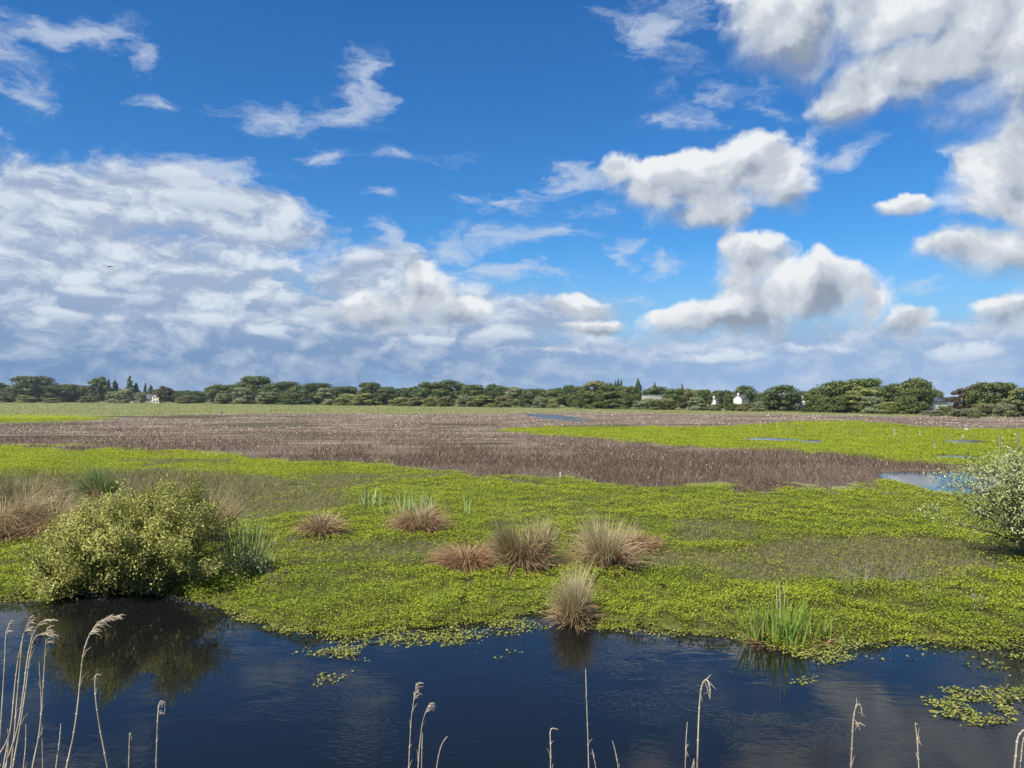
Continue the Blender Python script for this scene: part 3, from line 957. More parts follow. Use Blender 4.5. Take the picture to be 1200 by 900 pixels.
b0 = at(156, 694)
bush('willow_bush', (b0.x, b0.y + .15, -.02), 2.22, 1.65, 2.36, 64, 105000, .058, M_bush,
     'rounded yellow green bush leaning over the dark water at the canal edge', 11, shape=lambda x, y: 1.0 - .46 * max(0, -x - .05) ** 1.2 - .26 * max(0, x - .25))
b1 = at(60, 705)
bush('willow_bush', (b1.x + .1, b1.y + .45, 0.0), 1.05, .8, .80, 22, 15000, .055, M_bush,
     'low spreading green growth at the left foot of the rounded yellow green bush', 12)
b2 = at(1240, 664)
bush('silvery_bush', (b2.x, b2.y, .05), 2.85, 2.1, 3.10, 60, 40000, .072, M_silver,
     'silvery grey green bush with pale leaf tips cut by the right edge', 13, low=.20, open_=.8, zmin=.50)
b3 = at(294, 678)
bush('pale_leafed_shrub', (b3.x, b3.y, .02), .42, .38, .62, 9, 1900, .060, M_silver,
     'small pale leafed shrub beside the tall blue green iris clump', 14, cat='shrub', open_=.3)

# bare twigs standing up from the mat
M_twig = plain_mat('dry_twig', (0.13, 0.11, 0.085), (0.26, 0.22, 0.17), 20, .8, .2)


def twigs(px, py, hpx, wpx, n, label, seed):
    rng = np.random.default_rng(seed)
    b = at(px, py)
    sc = math.hypot(b.x, b.y) / F
    parts = []
    for i in range(n):
        x0, y0 = rng.normal(0, .22, 2) * wpx * sc
        h_ = hpx * sc * rng.uniform(.45, 1.0)
        lx, ly = rng.normal(0, .22, 2) * h_ + np.array([x0, y0]) * .6
        pts = [(x0, y0, -.03), (x0 + lx * .45, y0 + ly * .45, h_ * .5), (x0 + lx, y0 + ly, h_)]
        parts.append(tube(pts, [.008, .006, .0025], 4))
        for k in range(3):
            f = rng.uniform(.4, .9)
            p = np.array([x0 + lx * f, y0 + ly * f, h_ * f])
            parts.append(tube([p, p + norm(rng.normal(0, 1, 3) + [0, 0, .9]) * h_ * .28], [.0045, .002], 4))
    V, Fq = join(*parts)
    tag(mesh_from('bare_twigs', V, Fq, M_twig, at_loc=(b.x, b.y, float(max(ground_z(b.x, b.y), 0))), smooth=True), label, 'twigs')


twigs(1004, 696, 38, 44, 26, 'bare grey twigs standing in the dull patch right of the bright iris clump', 31)
twigs(1050, 690, 30, 22, 10, 'few bare brown twigs standing between the grey twigs and the silvery bush', 32)
twigs(1088, 712, 40, 8, 3, 'thin lone dry stem standing in the mat below the silvery bush shadow', 33)
twigs(1146, 720, 24, 16, 9, 'small reddish dry stems close to the water below the silvery bush', 34)
twigs(216, 583, 26, 16, 6, 'pale forked dry twig rising behind the right side of the yellow green bush', 35)
twigs(322, 690, 20, 16, 8, 'short dark dry stems in the bank mat right of the pale leafed shrub', 36)

# ---------------------------------------------------------------- trees of the far line
M_trunk = plain_mat('trunk_bark', (0.06, 0.05, 0.04), (0.15, 0.13, 0.11), 2.0, .9, .8, (1, 1, .2))
TONES = {
    'dark': leaf_mat('dark_crown', (0.038, 0.066, 0.020), (0.125, 0.160, 0.054), rough=.6, trans=.2),
    'mid': leaf_mat('green_crown', (0.050, 0.078, 0.018), (0.160, 0.190, 0.056), rough=.6, trans=.22),
    'olive': leaf_mat('olive_crown', (0.085, 0.092, 0.026), (0.235, 0.225, 0.09), rough=.6, trans=.22),
    'grey': leaf_mat('grey_willow_crown', (0.110, 0.130, 0.056), (0.30, 0.32, 0.165), rough=.6, trans=.22),
    'light': leaf_mat('light_willow_crown', (0.115, 0.140, 0.032), (0.29, 0.30, 0.10), rough=.6, trans=.22),
    'brown': leaf_mat('reddish_crown', (0.060, 0.045, 0.026), (0.150, 0.110, 0.062), rough=.6, trans=.2),
}


def crown_data(kind, seed, n_leaf=8000):
    """A crown one unit high and one unit wide, its base at z=0: leaf clumps of many sizes on limbs, gaps between."""
    rng = np.random.default_rng(seed)
    cl = []
    if kind == 'broad':
        for i in range(64):
            a, z = rng.uniform(0, 2 * np.pi), rng.uniform(.05, .93)
            prof = (1 - abs((z - .40) / .62) ** 2.6) ** .5 * .38 if z < .99 else .1
            r = prof * rng.uniform(.35, 1.0)
            cl.append((math.cos(a) * r, math.sin(a) * r, z * rng.uniform(.92, 1.0), rng.uniform(.10, .19)))
    elif kind == 'bushy':
        for i in range(56):
            a, z = rng.uniform(0, 2 * np.pi), rng.uniform(.02, .88)
            prof = math.sqrt(max(0.02, 1 - (z / 1.0) ** 2)) * .42
            r = prof * rng.uniform(.3, 1.0)
            cl.append((math.cos(a) * r, math.sin(a) * r, z, rng.uniform(.10, .18)))
    elif kind == 'column':
        for i in range(40):
            a, z = rng.uniform(0, 2 * np.pi), rng.uniform(.05, .97)
            r = .34 * math.sqrt(max(.02, 1 - ((z - .45) / .56) ** 2)) * rng.uniform(.2, 1.0)
            cl.append((math.cos(a) * r, math.sin(a) * r, z, rng.uniform(.13, .24) * (1.15 - .4 * z)))
    elif kind == 'conifer':
        for i in range(60):
            a, z = rng.uniform(0, 2 * np.pi), rng.uniform(.04, .98)
            r = .44 * (1 - z) ** .8 * rng.uniform(.35, 1.0)
            cl.append((math.cos(a) * r, math.sin(a) * r, z - .03 * r, rng.uniform(.045, .09) * (1.25 - .6 * z)))
    elif kind == 'loose':
        for i in range(52):
            a, z = rng.uniform(0, 2 * np.pi), rng.uniform(.04, .95)
            prof = math.sqrt(max(0.03, 1 - ((z - .5) / .5) ** 2)) * .42
            r = prof * rng.uniform(.45, 1.05)
            cl.append((math.cos(a) * r, math.sin(a) * r, z, rng.uniform(.075, .15)))
    cl = np.array(cl)
    w = cl[:, 3] ** 2
    pick = rng.choice(len(cl), n_leaf, p=w / w.sum())
    dirs = rand_dirs(n_leaf, -.75, rng)
    rad = cl[pick, 3] * rng.uniform(.55, 1.12, n_leaf)
    P = cl[pick, :3] + dirs * rad[:, None] * [1, 1, .8]
    P[:, 2] = np.maximum(P[:, 2], .0)
    N = norm(dirs * 1.0 + rand_dirs(n_leaf, -1, rng) * .6)
    s = rng.uniform(.022, .052, n_leaf)
    V, Fq = leaf_quads(P, N, s * 1.3, s, rng)
    V[:, 2] /= max(1.0, V[:, 2].max())
    tint = np.clip(rng.normal(.5, .2, n_leaf) + rng.normal(0, .16, len(cl))[pick], 0, 1)
    return V, Fq, tint, cl


def limbs_data(kind, cl, seed):
    rng = np.random.default_rng(seed)
    parts = [tube([(0, 0, -.38), (.01, 0, -.1), (.0, .01, .25), (.01, .0, .62)], [.042, .032, .024, .01], 6)]
    for c in cl[rng.choice(len(cl), 12, replace=False)]:
        z0 = max(-.06, c[2] * .45 - .05)
        parts.append(tube([(0, 0, z0), (c[0] * .55, c[1] * .55, (z0 + c[2]) * .5 + .03), tuple(c[:3])], [.016, .011, .004], 4))
    return join(*parts)


CROWNS, TRUNKS = {}, {}
for kind, seeds in (('broad', (1, 2, 3, 4)), ('bushy', (5, 6, 7)), ('column', (8,)), ('conifer', (9, 10)), ('loose', (11, 12))):
    for sd in seeds:
        V, Fq, tint, cl = crown_data(kind, sd)
        ob = mesh_from('crown', V, Fq, TONES['mid'], attrs=dict(tint=rep(tint, 4), dry=np.zeros(len(V))))
        CROWNS.setdefault(kind, []).append(ob.data)
        bpy.data.objects.remove(ob)
        V, Fq = limbs_data(kind, cl, sd)
        ob = mesh_from('trunk', V, Fq, M_trunk, smooth=True)
        TRUNKS.setdefault(kind, []).append(ob.data)
        bpy.data.objects.remove(ob)

base_line = curve([(-300, 470.0), (0, 470.6), (150, 471.4), (300, 473), (450, 475), (600, 477), (750, 479), (900, 481), (1000, 482), (1100, 483), (1200, 484.6), (1500, 487)])
TR = np.random.default_rng(77)
KIND_NAME = {'broad': 'broadleaf_tree', 'bushy': 'willow_tree', 'column': 'poplar_tree', 'conifer': 'conifer_tree', 'loose': 'open_crowned_tree'}


def tree(px, top, wpx, kind, tone, label, back=1.0, group='trees along the edge of the marsh', name=None, cat='tree', bare=.04):
    """A tree of the far line: trunk base on the land, crown top at picture height 'top', crown wpx wide."""
    by = float(base_line(px))
    dist = H * F / (by - 465.0) * back
    p = at_dist(px, 466, dist)
    full = H + (465.0 - top) / F * dist
    wid = wpx * {'column': 1.5, 'conifer': 1.35}.get(kind, 1.22) / F * dist
    i = int(TR.integers(len(CROWNS[kind])))
    low = {'broad': bare, 'bushy': 0.0, 'column': .04, 'conifer': .06, 'loose': bare + .04}[kind] * full
    o = empty(name or KIND_NAME[kind], (p.x, p.y, 0))
    tag(o, label, cat, group)
    rot = TR.uniform(0, 6.28)
    for nm, dat in (('trunk', TRUNKS[kind][i]), ('crown', CROWNS[kind][i])):
        ob = bpy.data.objects.new(nm, dat)
        C.objects.link(ob)
        ob.parent = o
        ob.location = (0, 0, low)
        ob.scale = (wid, wid, full - low)
        ob.rotation_euler = (0, 0, rot)
        if nm == 'crown':
            ob.material_slots[0].link = 'OBJECT'
            ob.material_slots[0].material = TONES[tone]
        else:
            ob.scale = (wid * .7, wid * .7, full - low) if kind != 'column' else (wid, wid, full - low)
            if low < .1 * full:
                ob.scale.z = (full - low)
    return o


T = [
    # left: before and around the white houses
    (-14, 450, 44, 'broad', 'dark', 'dark tree half outside the left edge behind the far left white house', 1.16),
    (4, 460, 20, 'bushy', 'mid', 'small green tree in front of the white house at the far left', 1.0),
    (38, 443.5, 42, 'broad', 'dark', 'tallest broad dark tree right of the white house at the far left', 1.0),
    (31, 463, 20, 'bushy', 'light', 'light green bush at the foot of the tall broad dark tree on the left', .97),
    (63, 453, 27, 'broad', 'dark', 'round dark low tree just right of the tall broad dark one on the left', 1.0),
    (80, 451.5, 22, 'broad', 'mid', 'medium green round tree between the round dark tree and the conifers', 1.03),
    (97, 453, 26, 'broad', 'dark', 'wide dark tree left of the pale tall tree beside the conifers', 1.05),
    (62, 466, 16, 'bushy', 'light', 'small light bush at the foot of the round dark low tree on the left', .95),
    (103, 464, 18, 'bushy', 'olive', 'olive bush under the pale tall tree beside the conifers', .97),
    (115, 443.5, 19, 'loose', 'mid', 'tall narrow green tree left of the first dark conifer', 1.0),
    (127, 446, 7, 'conifer', 'dark', 'thin dark conifer right next to the tall narrow green tree', 1.0),
    (135, 447.5, 12, 'conifer', 'dark', 'second dark conifer, wider, halfway to the tall ragged pine', 1.02),
    (136, 459, 18, 'bushy', 'grey', 'grey green tree at the foot of the wider dark conifer', .97),
    (152, 443, 14, 'conifer', 'mid', 'tall ragged pine above the leftmost white house of the cluster', 1.15),
    (159, 450, 11, 'conifer', 'dark', 'lower dark conifer touching the right side of the tall ragged pine', 1.17),
    (146, 456, 18, 'bushy', 'grey', 'grey green willow left of the leftmost white house of the cluster', .97),
    (170, 450, 7, 'conifer', 'dark', 'slim dark conifer rising behind the roofs of the white houses', 1.18),
    (176.5, 452, 9, 'conifer', 'dark', 'pointed dark conifer right of the slim one behind the white houses', 1.18),
    (165, 459, 11, 'bushy', 'grey', 'small grey tree standing between the white houses of the cluster', .985),
    (193, 453, 15, 'loose', 'brown', 'reddish brown tree right of the cluster of white houses', 1.0),
    (204, 458, 14, 'loose', 'mid', 'thin green tree between the reddish brown tree and the dark row', 1.02),
    (217, 457.5, 18, 'broad', 'dark', 'dark low tree left of the small white house in the gap', 1.02),
    (215, 464, 16, 'bushy', 'olive', 'olive bush at the foot of the dark low tree left of the gap', .97),
    (233, 458, 22, 'broad', 'dark', 'dark wide tree next left to the small white house in the gap', 1.02),
    (246, 453, 14, 'broad', 'dark', 'dark taller tree right behind the small white house in the gap', 1.16),
    # the big grove
    (265, 451, 36, 'broad', 'mid', 'left shoulder tree of the big grove right of the gap', 1.0),
    (285, 446, 34, 'broad', 'mid', 'second tree of the big grove, rising toward its highest crown', 1.02),
    (299, 441, 34, 'broad', 'mid', 'highest tree of the big grove right of the gap', 1.03),
    (262, 461, 20, 'bushy', 'grey', 'grey willow at the left foot of the big grove', .96),
    (286, 454, 26, 'bushy', 'grey', 'pale grey green willow in front of the highest tree of the big grove', .96),
    (318, 449, 30, 'broad', 'mid', 'tree just right of the highest crown of the big grove', 1.0),
    (336, 447, 30, 'broad', 'dark', 'dark round tree on the right half of the big grove', 1.02),
    (314, 459, 26, 'bushy', 'grey', 'grey green bushy tree below the right half of the big grove', .96),
    (352, 451, 26, 'broad', 'mid', 'low green tree in the dip right of the big grove', 1.0),
    (371, 448.5, 36, 'broad', 'dark', 'flat topped dark tree right of the dip beside the big grove', 1.0),
    (342, 459, 28, 'bushy', 'mid', 'bushy tree in front of the dip beside the big grove', .96),
    (383, 454, 26, 'bushy', 'grey', 'grey green tree at the right foot of the flat topped dark tree', .97),
    (405, 453, 36, 'broad', 'dark', 'low dark tree behind the pair of light round willows', 1.04),
    (407, 461, 26, 'bushy', 'light', 'left one of the pair of light round willows', .96),
    (427, 460, 28, 'bushy', 'light', 'right one of the pair of light round willows', .96),
    (433, 447.5, 28, 'broad', 'dark', 'taller dark round tree above the pair of light round willows', 1.02),
    (453, 455, 26, 'broad', 'dark', 'dark low tree right of the pair of light round willows', 1.0),
    # middle left
    (469, 465, 24, 'bushy', 'light', 'leftmost light willow of the low front row under the wide oak', .95),
    (487, 465, 26, 'bushy', 'olive', 'second light willow of the low front row under the wide oak', .95),
    (505, 464.5, 24, 'bushy', 'light', 'third light willow of the low front row under the wide oak', .95),
    (521, 464, 22, 'bushy', 'olive', 'last light willow of the low front row under the wide oak', .95),
    (484, 452, 24, 'broad', 'dark', 'small dark tree at the left shoulder of the wide oak', 1.02),
    (507, 447, 38, 'broad', 'mid', 'left half of the wide oak crown group above the low front willows', 1.0),
    (529, 444.5, 40, 'broad', 'dark', 'highest dark crown of the wide oak group above the front willows', 1.02),
    (555, 450, 30, 'broad', 'mid', 'green tree on the right shoulder of the wide oak group', 1.0),
    (579, 449, 26, 'broad', 'dark', 'dark round tree standing clear right of the wide oak group', 1.03),
    (544, 462, 24, 'bushy', 'grey', 'grey willow in the gap right of the low front row', .96),
    (566, 463, 32, 'bushy', 'light', 'light green wide willow below the dark round tree in the middle', .95),
    (591, 463, 26, 'bushy', 'olive', 'olive willow right of the light green wide one in the middle', .95),
    (604, 453, 24, 'loose', 'grey', 'pale grey tree right of the dark round tree in the middle', 1.0),
    (625, 455, 36, 'broad', 'dark', 'low dark tree left of the dark knob in the centre', 1.02),
    (618, 461, 20, 'bushy', 'dark', 'dark bush in front of the low dark tree in the centre', .97),
    (646, 456, 30, 'broad', 'mid', 'low green tree directly left of the dark knob in the centre', 1.02),
    (648, 467, 14, 'bushy', 'light', 'very small light bush at the waterside foot of the centre trees', .94),
    (634, 464, 20, 'bushy', 'grey', 'small grey bush left of the very small light one in the centre', .95),
    (667, 450.5, 15, 'broad', 'dark', 'dark knob of a tree rising above its neighbours in the centre', 1.05),
    # central grove with poplars
    (680, 452, 28, 'broad', 'mid', 'left tree of the central grove right of the dark knob', 1.0),
    (697, 446, 34, 'loose', 'olive', 'tall pale crowned tree at the top of the central grove', 1.02),
    (713, 448, 30, 'broad', 'mid', 'green tree left of the two twin poplars', 1.0),
    (721, 445.5, 4.5, 'column', 'dark', 'left poplar of the three slender ones near the grove top', 1.05),
    (724.5, 443, 4.5, 'column', 'dark', 'middle and tallest poplar of the three slender ones near the grove top', 1.05),
    (728.5, 444, 5, 'column', 'dark', 'right poplar of the three slender ones near the grove top', 1.05),
    (735, 452, 28, 'broad', 'mid', 'green tree between the three slender poplars and the single tall poplar', 1.0),
    (748, 443, 7, 'column', 'dark', 'single tall poplar above the left end of the long pale roof', 1.04),
    (690, 460, 34, 'bushy', 'mid', 'bushy green tree below the tall pale crowned tree', .96),
    (715, 458, 36, 'bushy', 'mid', 'wide bushy tree below the twin poplars', .96),
    (737, 459, 28, 'bushy', 'mid', 'bushy tree at the left end of the long pale roof', .96),
    (768, 452, 30, 'broad', 'dark', 'dark tree rising behind the long pale roof', 1.2),
    (767.5, 447, 4, 'column', 'dark', 'thin poplar tip rising from the dark tree behind the long pale roof', 1.22),
    (762, 466, 26, 'bushy', 'grey', 'grey green bush hiding the middle of the long pale roof', .97),
    (780, 466.5, 26, 'bushy', 'olive', 'olive bush at the right end below the long pale roof', .96),
    (790, 455, 24, 'broad', 'mid', 'green tree at the right end of the long pale roof', 1.0),
    (799, 449, 5, 'column', 'olive', 'short poplar tip standing alone above the trees right of the long roof', 1.06),
    (807, 455, 22, 'broad', 'olive', 'olive tree below and right of the lone short poplar tip', 1.02),
    (825, 456, 17, 'broad', 'mid', 'green tree between the lone poplar tip and the small white gable', 1.03),
    (818, 465, 22, 'bushy', 'grey', 'rounded grey willow left of the small white gable', .95),
    (840, 472.8, 18, 'bushy', 'olive', 'low olive bush under the small white gable', .95),
    (846, 457, 24, 'broad', 'dark', 'dark tree behind the small white gable', 1.2),
    (853, 461, 11, 'bushy', 'mid', 'narrow green tree between the two white gables', 1.0),
    (873, 451.5, 26, 'broad', 'dark', 'dark clear-cut tree rising behind the larger white gable', 1.2),
    (872, 471.8, 20, 'bushy', 'olive', 'low olive bush below the larger white gable', .95),
    (888, 470, 17, 'bushy', 'grey', 'grey willow right of the larger white gable', .96),
    (893, 459, 16, 'broad', 'mid', 'green tree between the larger white gable and the big dark oak', 1.02),
    # right part
    (916, 451, 38, 'broad', 'dark', 'big dark oak standing left of the cross shaped white house front', 1.0),
    (938, 458, 22, 'broad', 'dark', 'dark tree joining the big oak right behind the white house front', 1.2),
    (958, 454, 26, 'broad', 'mid', 'green tree directly right of the cross shaped white house front', 1.0),
    (984, 446.5, 46, 'broad', 'mid', 'wide green tree left of the highest tree of the right grove', 1.02),
    (1014, 444.5, 38, 'broad', 'mid', 'high dark green tree in the middle of the right grove', 1.04),
    (1013, 453, 34, 'loose', 'light', 'light yellowish tree in front of the high dark green one', .98),
    (965, 464, 20, 'bushy', 'mid', 'bushy tree at the left foot of the right grove', .97),
    (990, 461, 34, 'bushy', 'mid', 'dense bushy tree below the wide green tree of the right grove', .97),
    (1024, 464, 28, 'bushy', 'grey', 'grey green willow in front of the right grove middle', .96),
    (1044, 450, 32, 'broad', 'dark', 'dark tree between the right grove middle and the great round crown', 1.02),
    (1043, 470, 28, 'bushy', 'light', 'low light willow mound left of the great round crown', .95),
    (1072, 444, 36, 'broad', 'mid', 'great round crown left of the white house with dark roof', 1.0),
    (1093, 457, 22, 'broad', 'dark', 'dark lower crown between the great round one and the white house', 1.16),
    (1063, 462, 24, 'bushy', 'mid', 'bushy tree at the foot of the great round crown', .97),
    (1108, 474, 18, 'bushy', 'olive', 'olive bush right of the white house with dark roof', .955),
    (1118, 464.5, 30, 'broad', 'dark', 'distant dark tree tops behind the slate roof', 1.3),
    (1131, 454, 26, 'loose', 'brown', 'brownish open tree right of the slate roof', 1.0),
    (1146, 453, 26, 'loose', 'olive', 'thin topped olive tree between the brownish tree and the broad crown', 1.02),
    (1164, 449.5, 42, 'broad', 'mid', 'broad rounded green crown near the right end of the line', 1.0),
    (1185, 457, 24, 'broad', 'dark', 'dark tree behind the pale building at the right edge', 1.18),
    (1198, 455.5, 30, 'loose', 'olive', 'pale olive tree cut by the right edge above the pale building', 1.0),
    (1152, 471, 28, 'bushy', 'olive', 'olive willow mound left of the silver grey bush near the right end', .95),
    (1176, 470, 22, 'bushy', 'grey', 'silver grey bush left of the pale building at the right edge', .95),
    (1138, 476, 20, 'bushy', 'grey', 'grey low shrub left of the olive willow mound near the right end', .925),
    (1122, 478, 18, 'bushy', 'grey', 'pale grey shrub in the reedy strip below the slate roof', .90),
    (1141, 482, 12, 'bushy', 'olive', 'smallest dark shrub standing foremost in the reedy strip on the right', .87),
    (1098, 479, 16, 'bushy', 'grey', 'pale shrub below the white house with dark roof', .90),
    (748, 469, 18, 'bushy', 'grey', 'low grey bush at the left end below the long pale roof', .96),
    (770, 469, 20, 'bushy', 'mid', 'low green bush in front of the middle of the long pale roof', .94),
    (860, 472, 15, 'bushy', 'mid', 'small green bush at the lower left of the larger white gable', .96),
    (827, 474, 14, 'bushy', 'grey', 'small grey bush at the lower left of the small white gable', .96),
    (945, 477, 14, 'bushy', 'mid', 'low green bush at the foot of the cross shaped white house front', .96),
    (1089, 479, 18, 'bushy', 'grey', 'pale grey shrub hiding the foot of the white house with dark roof', .95),
    (1118, 477, 26, 'bushy', 'olive', 'olive shrub row just below the slate roof', .96),
    (1230, 452, 46, 'broad', 'mid', 'tree outside the right edge', 1.0),
    (-50, 449, 46, 'broad', 'mid', 'tree outside the left edge', 1.0),
    (-90, 452, 46, 'broad', 'dark', 'farther tree outside the left edge', 1.0),
    (1270, 454, 46, 'broad', 'olive', 'farther tree outside the right edge', 1.0),
]
for px_, top_, w_px, kind_, tone_, lab_, back_ in T:
    tree(px_, top_, w_px, kind_, tone_, lab_, back_)

# the closed background row that shows between the named crowns
SECT = [(-60, 140, 8, 'low dark tree in the background row behind the left conifers', 453.5), (140, 260, 6, 'low dark tree in the background row behind the white house cluster', 457.5),
        (260, 460, 10, 'low dark tree in the background row behind the big grove', 452.5), (460, 660, 10, 'low dark tree in the background row behind the wide oak group', 453.5),
        (660, 830, 8, 'low dark tree in the background row behind the long pale roof and poplars', 455), (830, 960, 6, 'low dark tree in the background row behind the white gables', 460),
        (960, 1100, 7, 'low dark tree in the background row behind the right grove', 455), (1100, 1270, 6, 'low dark tree in the background row behind the slate roof', 466)]
for x0, x1, n_, lab_, top_ in SECT:
    for i in range(n_):
        x_ = x0 + (i + .5) / n_ * (x1 - x0) + TR.uniform(-3, 3)
        tree(x_, top_ + TR.uniform(-1.5, 2.5), (x1 - x0) / n_ * TR.uniform(1.3, 1.7), 'bushy', TR.choice(['dark', 'mid', 'mid']), lab_, 1.32, 'background row: ' + lab_[36:])

# ---------------------------------------------------------------- houses among the trees
M_white = plain_mat('white_render', (0.50, 0.49, 0.45), (0.60, 0.59, 0.55), 1.2, .85, .1)
M_cream = plain_mat('cream_render', (0.62, 0.56, 0.42), (0.70, 0.64, 0.50), 1.2, .85, .1)
M_slate = plain_mat('slate_roof', (0.055, 0.06, 0.075), (0.10, 0.105, 0.125), 3.0, .7, .3, (1, 1, 6))
M_fibre = plain_mat('fibre_roof', (0.22, 0.21, 0.185), (0.30, 0.285, 0.25), 1.0, .85, .2, (3, .4, 1))
M_brick = plain_mat('brick', (0.20, 0.09, 0.06), (0.30, 0.15, 0.10), 8.0, .85, .3)
M_glass, gl_ = material('window_glass')
pg = gl_.new('ShaderNodeBsdfPrincipled')
pg.inputs['Base Color'].default_value = (.03, .035, .045, 1)
pg.inputs['Roughness'].default_value = .06
gl_.t.links.new(pg.outputs[0], gl_.new('ShaderNodeOutputMaterial').inputs[0])
M_frame = plain_mat('painted_frame', (0.70, 0.70, 0.68), (0.78, 0.78, 0.76), 4, .5, .05)


def box(x0, x1, y0, y1, z0, z1):
    v = np.array([(x, y, z) for z in (z0, z1) for x, y in ((x0, y0), (x1, y0), (x1, y1), (x0, y1))], float)
    f = np.array([(3, 2, 1, 0), (4, 5, 6, 7), (0, 1, 5, 4), (1, 2, 6, 5), (2, 3, 7, 6), (3, 0, 4, 7)])
    return v, f


def house(px, w, dep, eave, ridge, label, wall=M_white, roof=M_slate, turn=0.0, back=.99, gable_front=True, chimney=1, windows=2, dormer=False, name='house'):
    """A gabled house; its gable (or its long side) faces the marsh."""
    by = float(base_line(px))
    dist = H * F / (by - 465.0) * back
    p = at_dist(px, 466, dist)
    o = empty(name, (p.x, p.y, 0))
    o.rotation_euler = (0, 0, turn - math.atan2(p.x, p.y))
    tag(o, label, 'house' if name == 'house' else 'barn')
    if not gable_front:
        w, dep = dep, w
    hw = w / 2
    # walls: a pentagonal prism, gables at y = -dep/2 and dep/2
    prof = [(-hw, 0), (hw, 0), (hw, eave), (0, ridge), (-hw, eave)]
    bm_v = [(x, y, z) for y in (-dep / 2, dep / 2) for x, z in prof]
    me = bpy.data.meshes.new('wall')
    me.from_pydata(bm_v, [], [(0, 1, 2, 3, 4), (9, 8, 7, 6, 5), (0, 5, 6, 1), (1, 6, 7, 2), (2, 7, 8, 3), (3, 8, 9, 4), (4, 9, 5, 0)])
    me.materials.append(wall)
    wl = bpy.data.objects.new('wall', me)
    C.objects.link(wl)
    wl.parent = o
    # roof: two thick slabs standing proud of the walls with an overhang
    ov, th = .28, .16
    sl = (ridge - eave) / hw
    parts = []
    for s in (-1, 1):
        v = []
        for y in (-dep / 2 - .12, dep / 2 + .12):
            for x, z in ((0, ridge + .02), (s * (hw + ov), eave - ov * sl + .02), (s * (hw + ov), eave - ov * sl + .02 + th), (0, ridge + .02 + th)):
                v.append((x, y, z))
        parts.append((np.array(v), np.array([(0, 1, 2, 3), (7, 6, 5, 4), (0, 4, 5, 1), (1, 5, 6, 2), (2, 6, 7, 3), (3, 7, 4, 0)])))
    V, Fq = join(*parts)
    rf = mesh_from('roof', V, Fq, roof, o)
    for i in range(chimney):
        yy = (-dep / 2 + .9) if i == 0 else dep / 2 - .9
        ch = join(box(-.3, .3, yy - .3, yy + .3, ridge - .5, ridge + .65), box(-.36, .36, yy - .36, yy + .36, ridge + .65, ridge + .76), box(-.12, .12, yy - .12, yy + .12, ridge + .76, ridge + .98))
        c_ = mesh_from('chimney', *ch, M_white if wall is M_white else M_brick, rf)
    def win(x, z, ww, hh_, side):
        if side == 'gable':
            fr = box(x - ww / 2 - .07, x + ww / 2 + .07, -dep / 2 - .05, -dep / 2 + .05, z - .07, z + hh_ + .07)
            pn = join(box(x - ww / 2, x - .03, -dep / 2 - .06, -dep / 2 + .02, z, z + hh_), box(x + .03, x + ww / 2, -dep / 2 - .06, -dep / 2 + .02, z, z + hh_))
        else:
            fr = box(hw * side - .05, hw * side + .05, x - ww / 2 - .07, x + ww / 2 + .07, z - .07, z + hh_ + .07)
            pn = box(hw * side - .06, hw * side + .06, x - ww / 2, x + ww / 2, z, z + hh_)
        f_ = mesh_from('window', *fr, M_frame, o)
        mesh_from('pane', *pn, M_glass, f_)
    for i in range(windows):
        x = (i - (windows - 1) / 2) * w / max(windows, 1) * .8
        win(x, .8, min(1.0, w / (windows + 1)), 1.0, 'gable')
        if eave > 4:
            win(x, 3.4, 1.0, 1.2, 'gable')
    if not gable_front:
        o.rotation_euler.z += math.pi / 2
        for i in range(int(dep // 4)):
            x = -dep / 2 + (i + .7) * dep / (dep // 4 + .4)
            win(x, .9, 1.1, 1.2, -1)
            if eave > 4:
                win(x, 3.5, 1.1, 1.1, -1)
    if dormer:
        v, f = box(-.7, .7, -dep / 2 + 1.5, -dep / 2 + 2.9, eave + .3, eave + 1.6)
        mesh_from('dormer', v + [hw * .55, 0, 0], f, wall, rf)
    return o


def house_px(px, wpx, peak, deep, label, back=1.10, rise=.36, **kw):
    """A house whose ridge and width are given as the photograph shows them."""
    dist = H * F / (float(base_line(px)) - 465.0) * back
    w = wpx / F * dist
    ridge = H + (465.0 - peak) / F * dist
    span = deep if kw.get('gable_front') is False else w
    return house(px, w, deep, max(1.9, ridge - span * rise), ridge, label, back=back, **kw)


house_px(9, 9, 460.5, 9, 'small white house at the far left end of the tree line', turn=.5, windows=2, back=1.05)
house_px(154, 8, 461.8, 10, 'leftmost white house of the cluster, half hidden by a grey willow', turn=-.4, windows=2, back=1.05)
house_px(167, 7, 465.2, 8, 'low white gabled house in the middle of the cluster', turn=.3, windows=1, back=1.02, chimney=0)
house_px(177, 15, 462.2, 9, 'long white house with slate roof turned sideways in the cluster', gable_front=False, turn=.1, back=1.08, chimney=2)
house_px(184, 7, 462, 9, 'cream gabled house at the right end of the cluster', wall=M_cream, turn=-.2, back=1.03)
house_px(250, 8, 467, 7, 'tiny white house alone in the dark gap left of the big grove', turn=.3, back=1.02, windows=1, chimney=0)
house_px(764, 35, 463.8, 9, 'long low barn with pale fibre roof showing over the bushes', gable_front=False, wall=M_cream, roof=M_fibre, back=1.10, chimney=0, turn=.05, name='barn', rise=.22)
house_px(812.5, 4.5, 464, 7, 'white house corner showing behind the rounded grey willow', turn=.6)
house_px(838, 5, 467, 7, 'small bright white gable with chimney left of the larger one', turn=-.15, windows=1)
house_px(868.5, 9, 463.6, 9, 'larger bright white gable with chimney under the dark clear-cut tree', turn=-.25)
house_px(938, 4.5, 468, 7, 'narrow white house front between the big dark oak and the right grove', turn=.2, windows=1, back=1.04)
house_px(1094, 8, 466.8, 7, 'white gabled house with dark roof beside the great round crown', turn=-.7, back=1.04, windows=1)
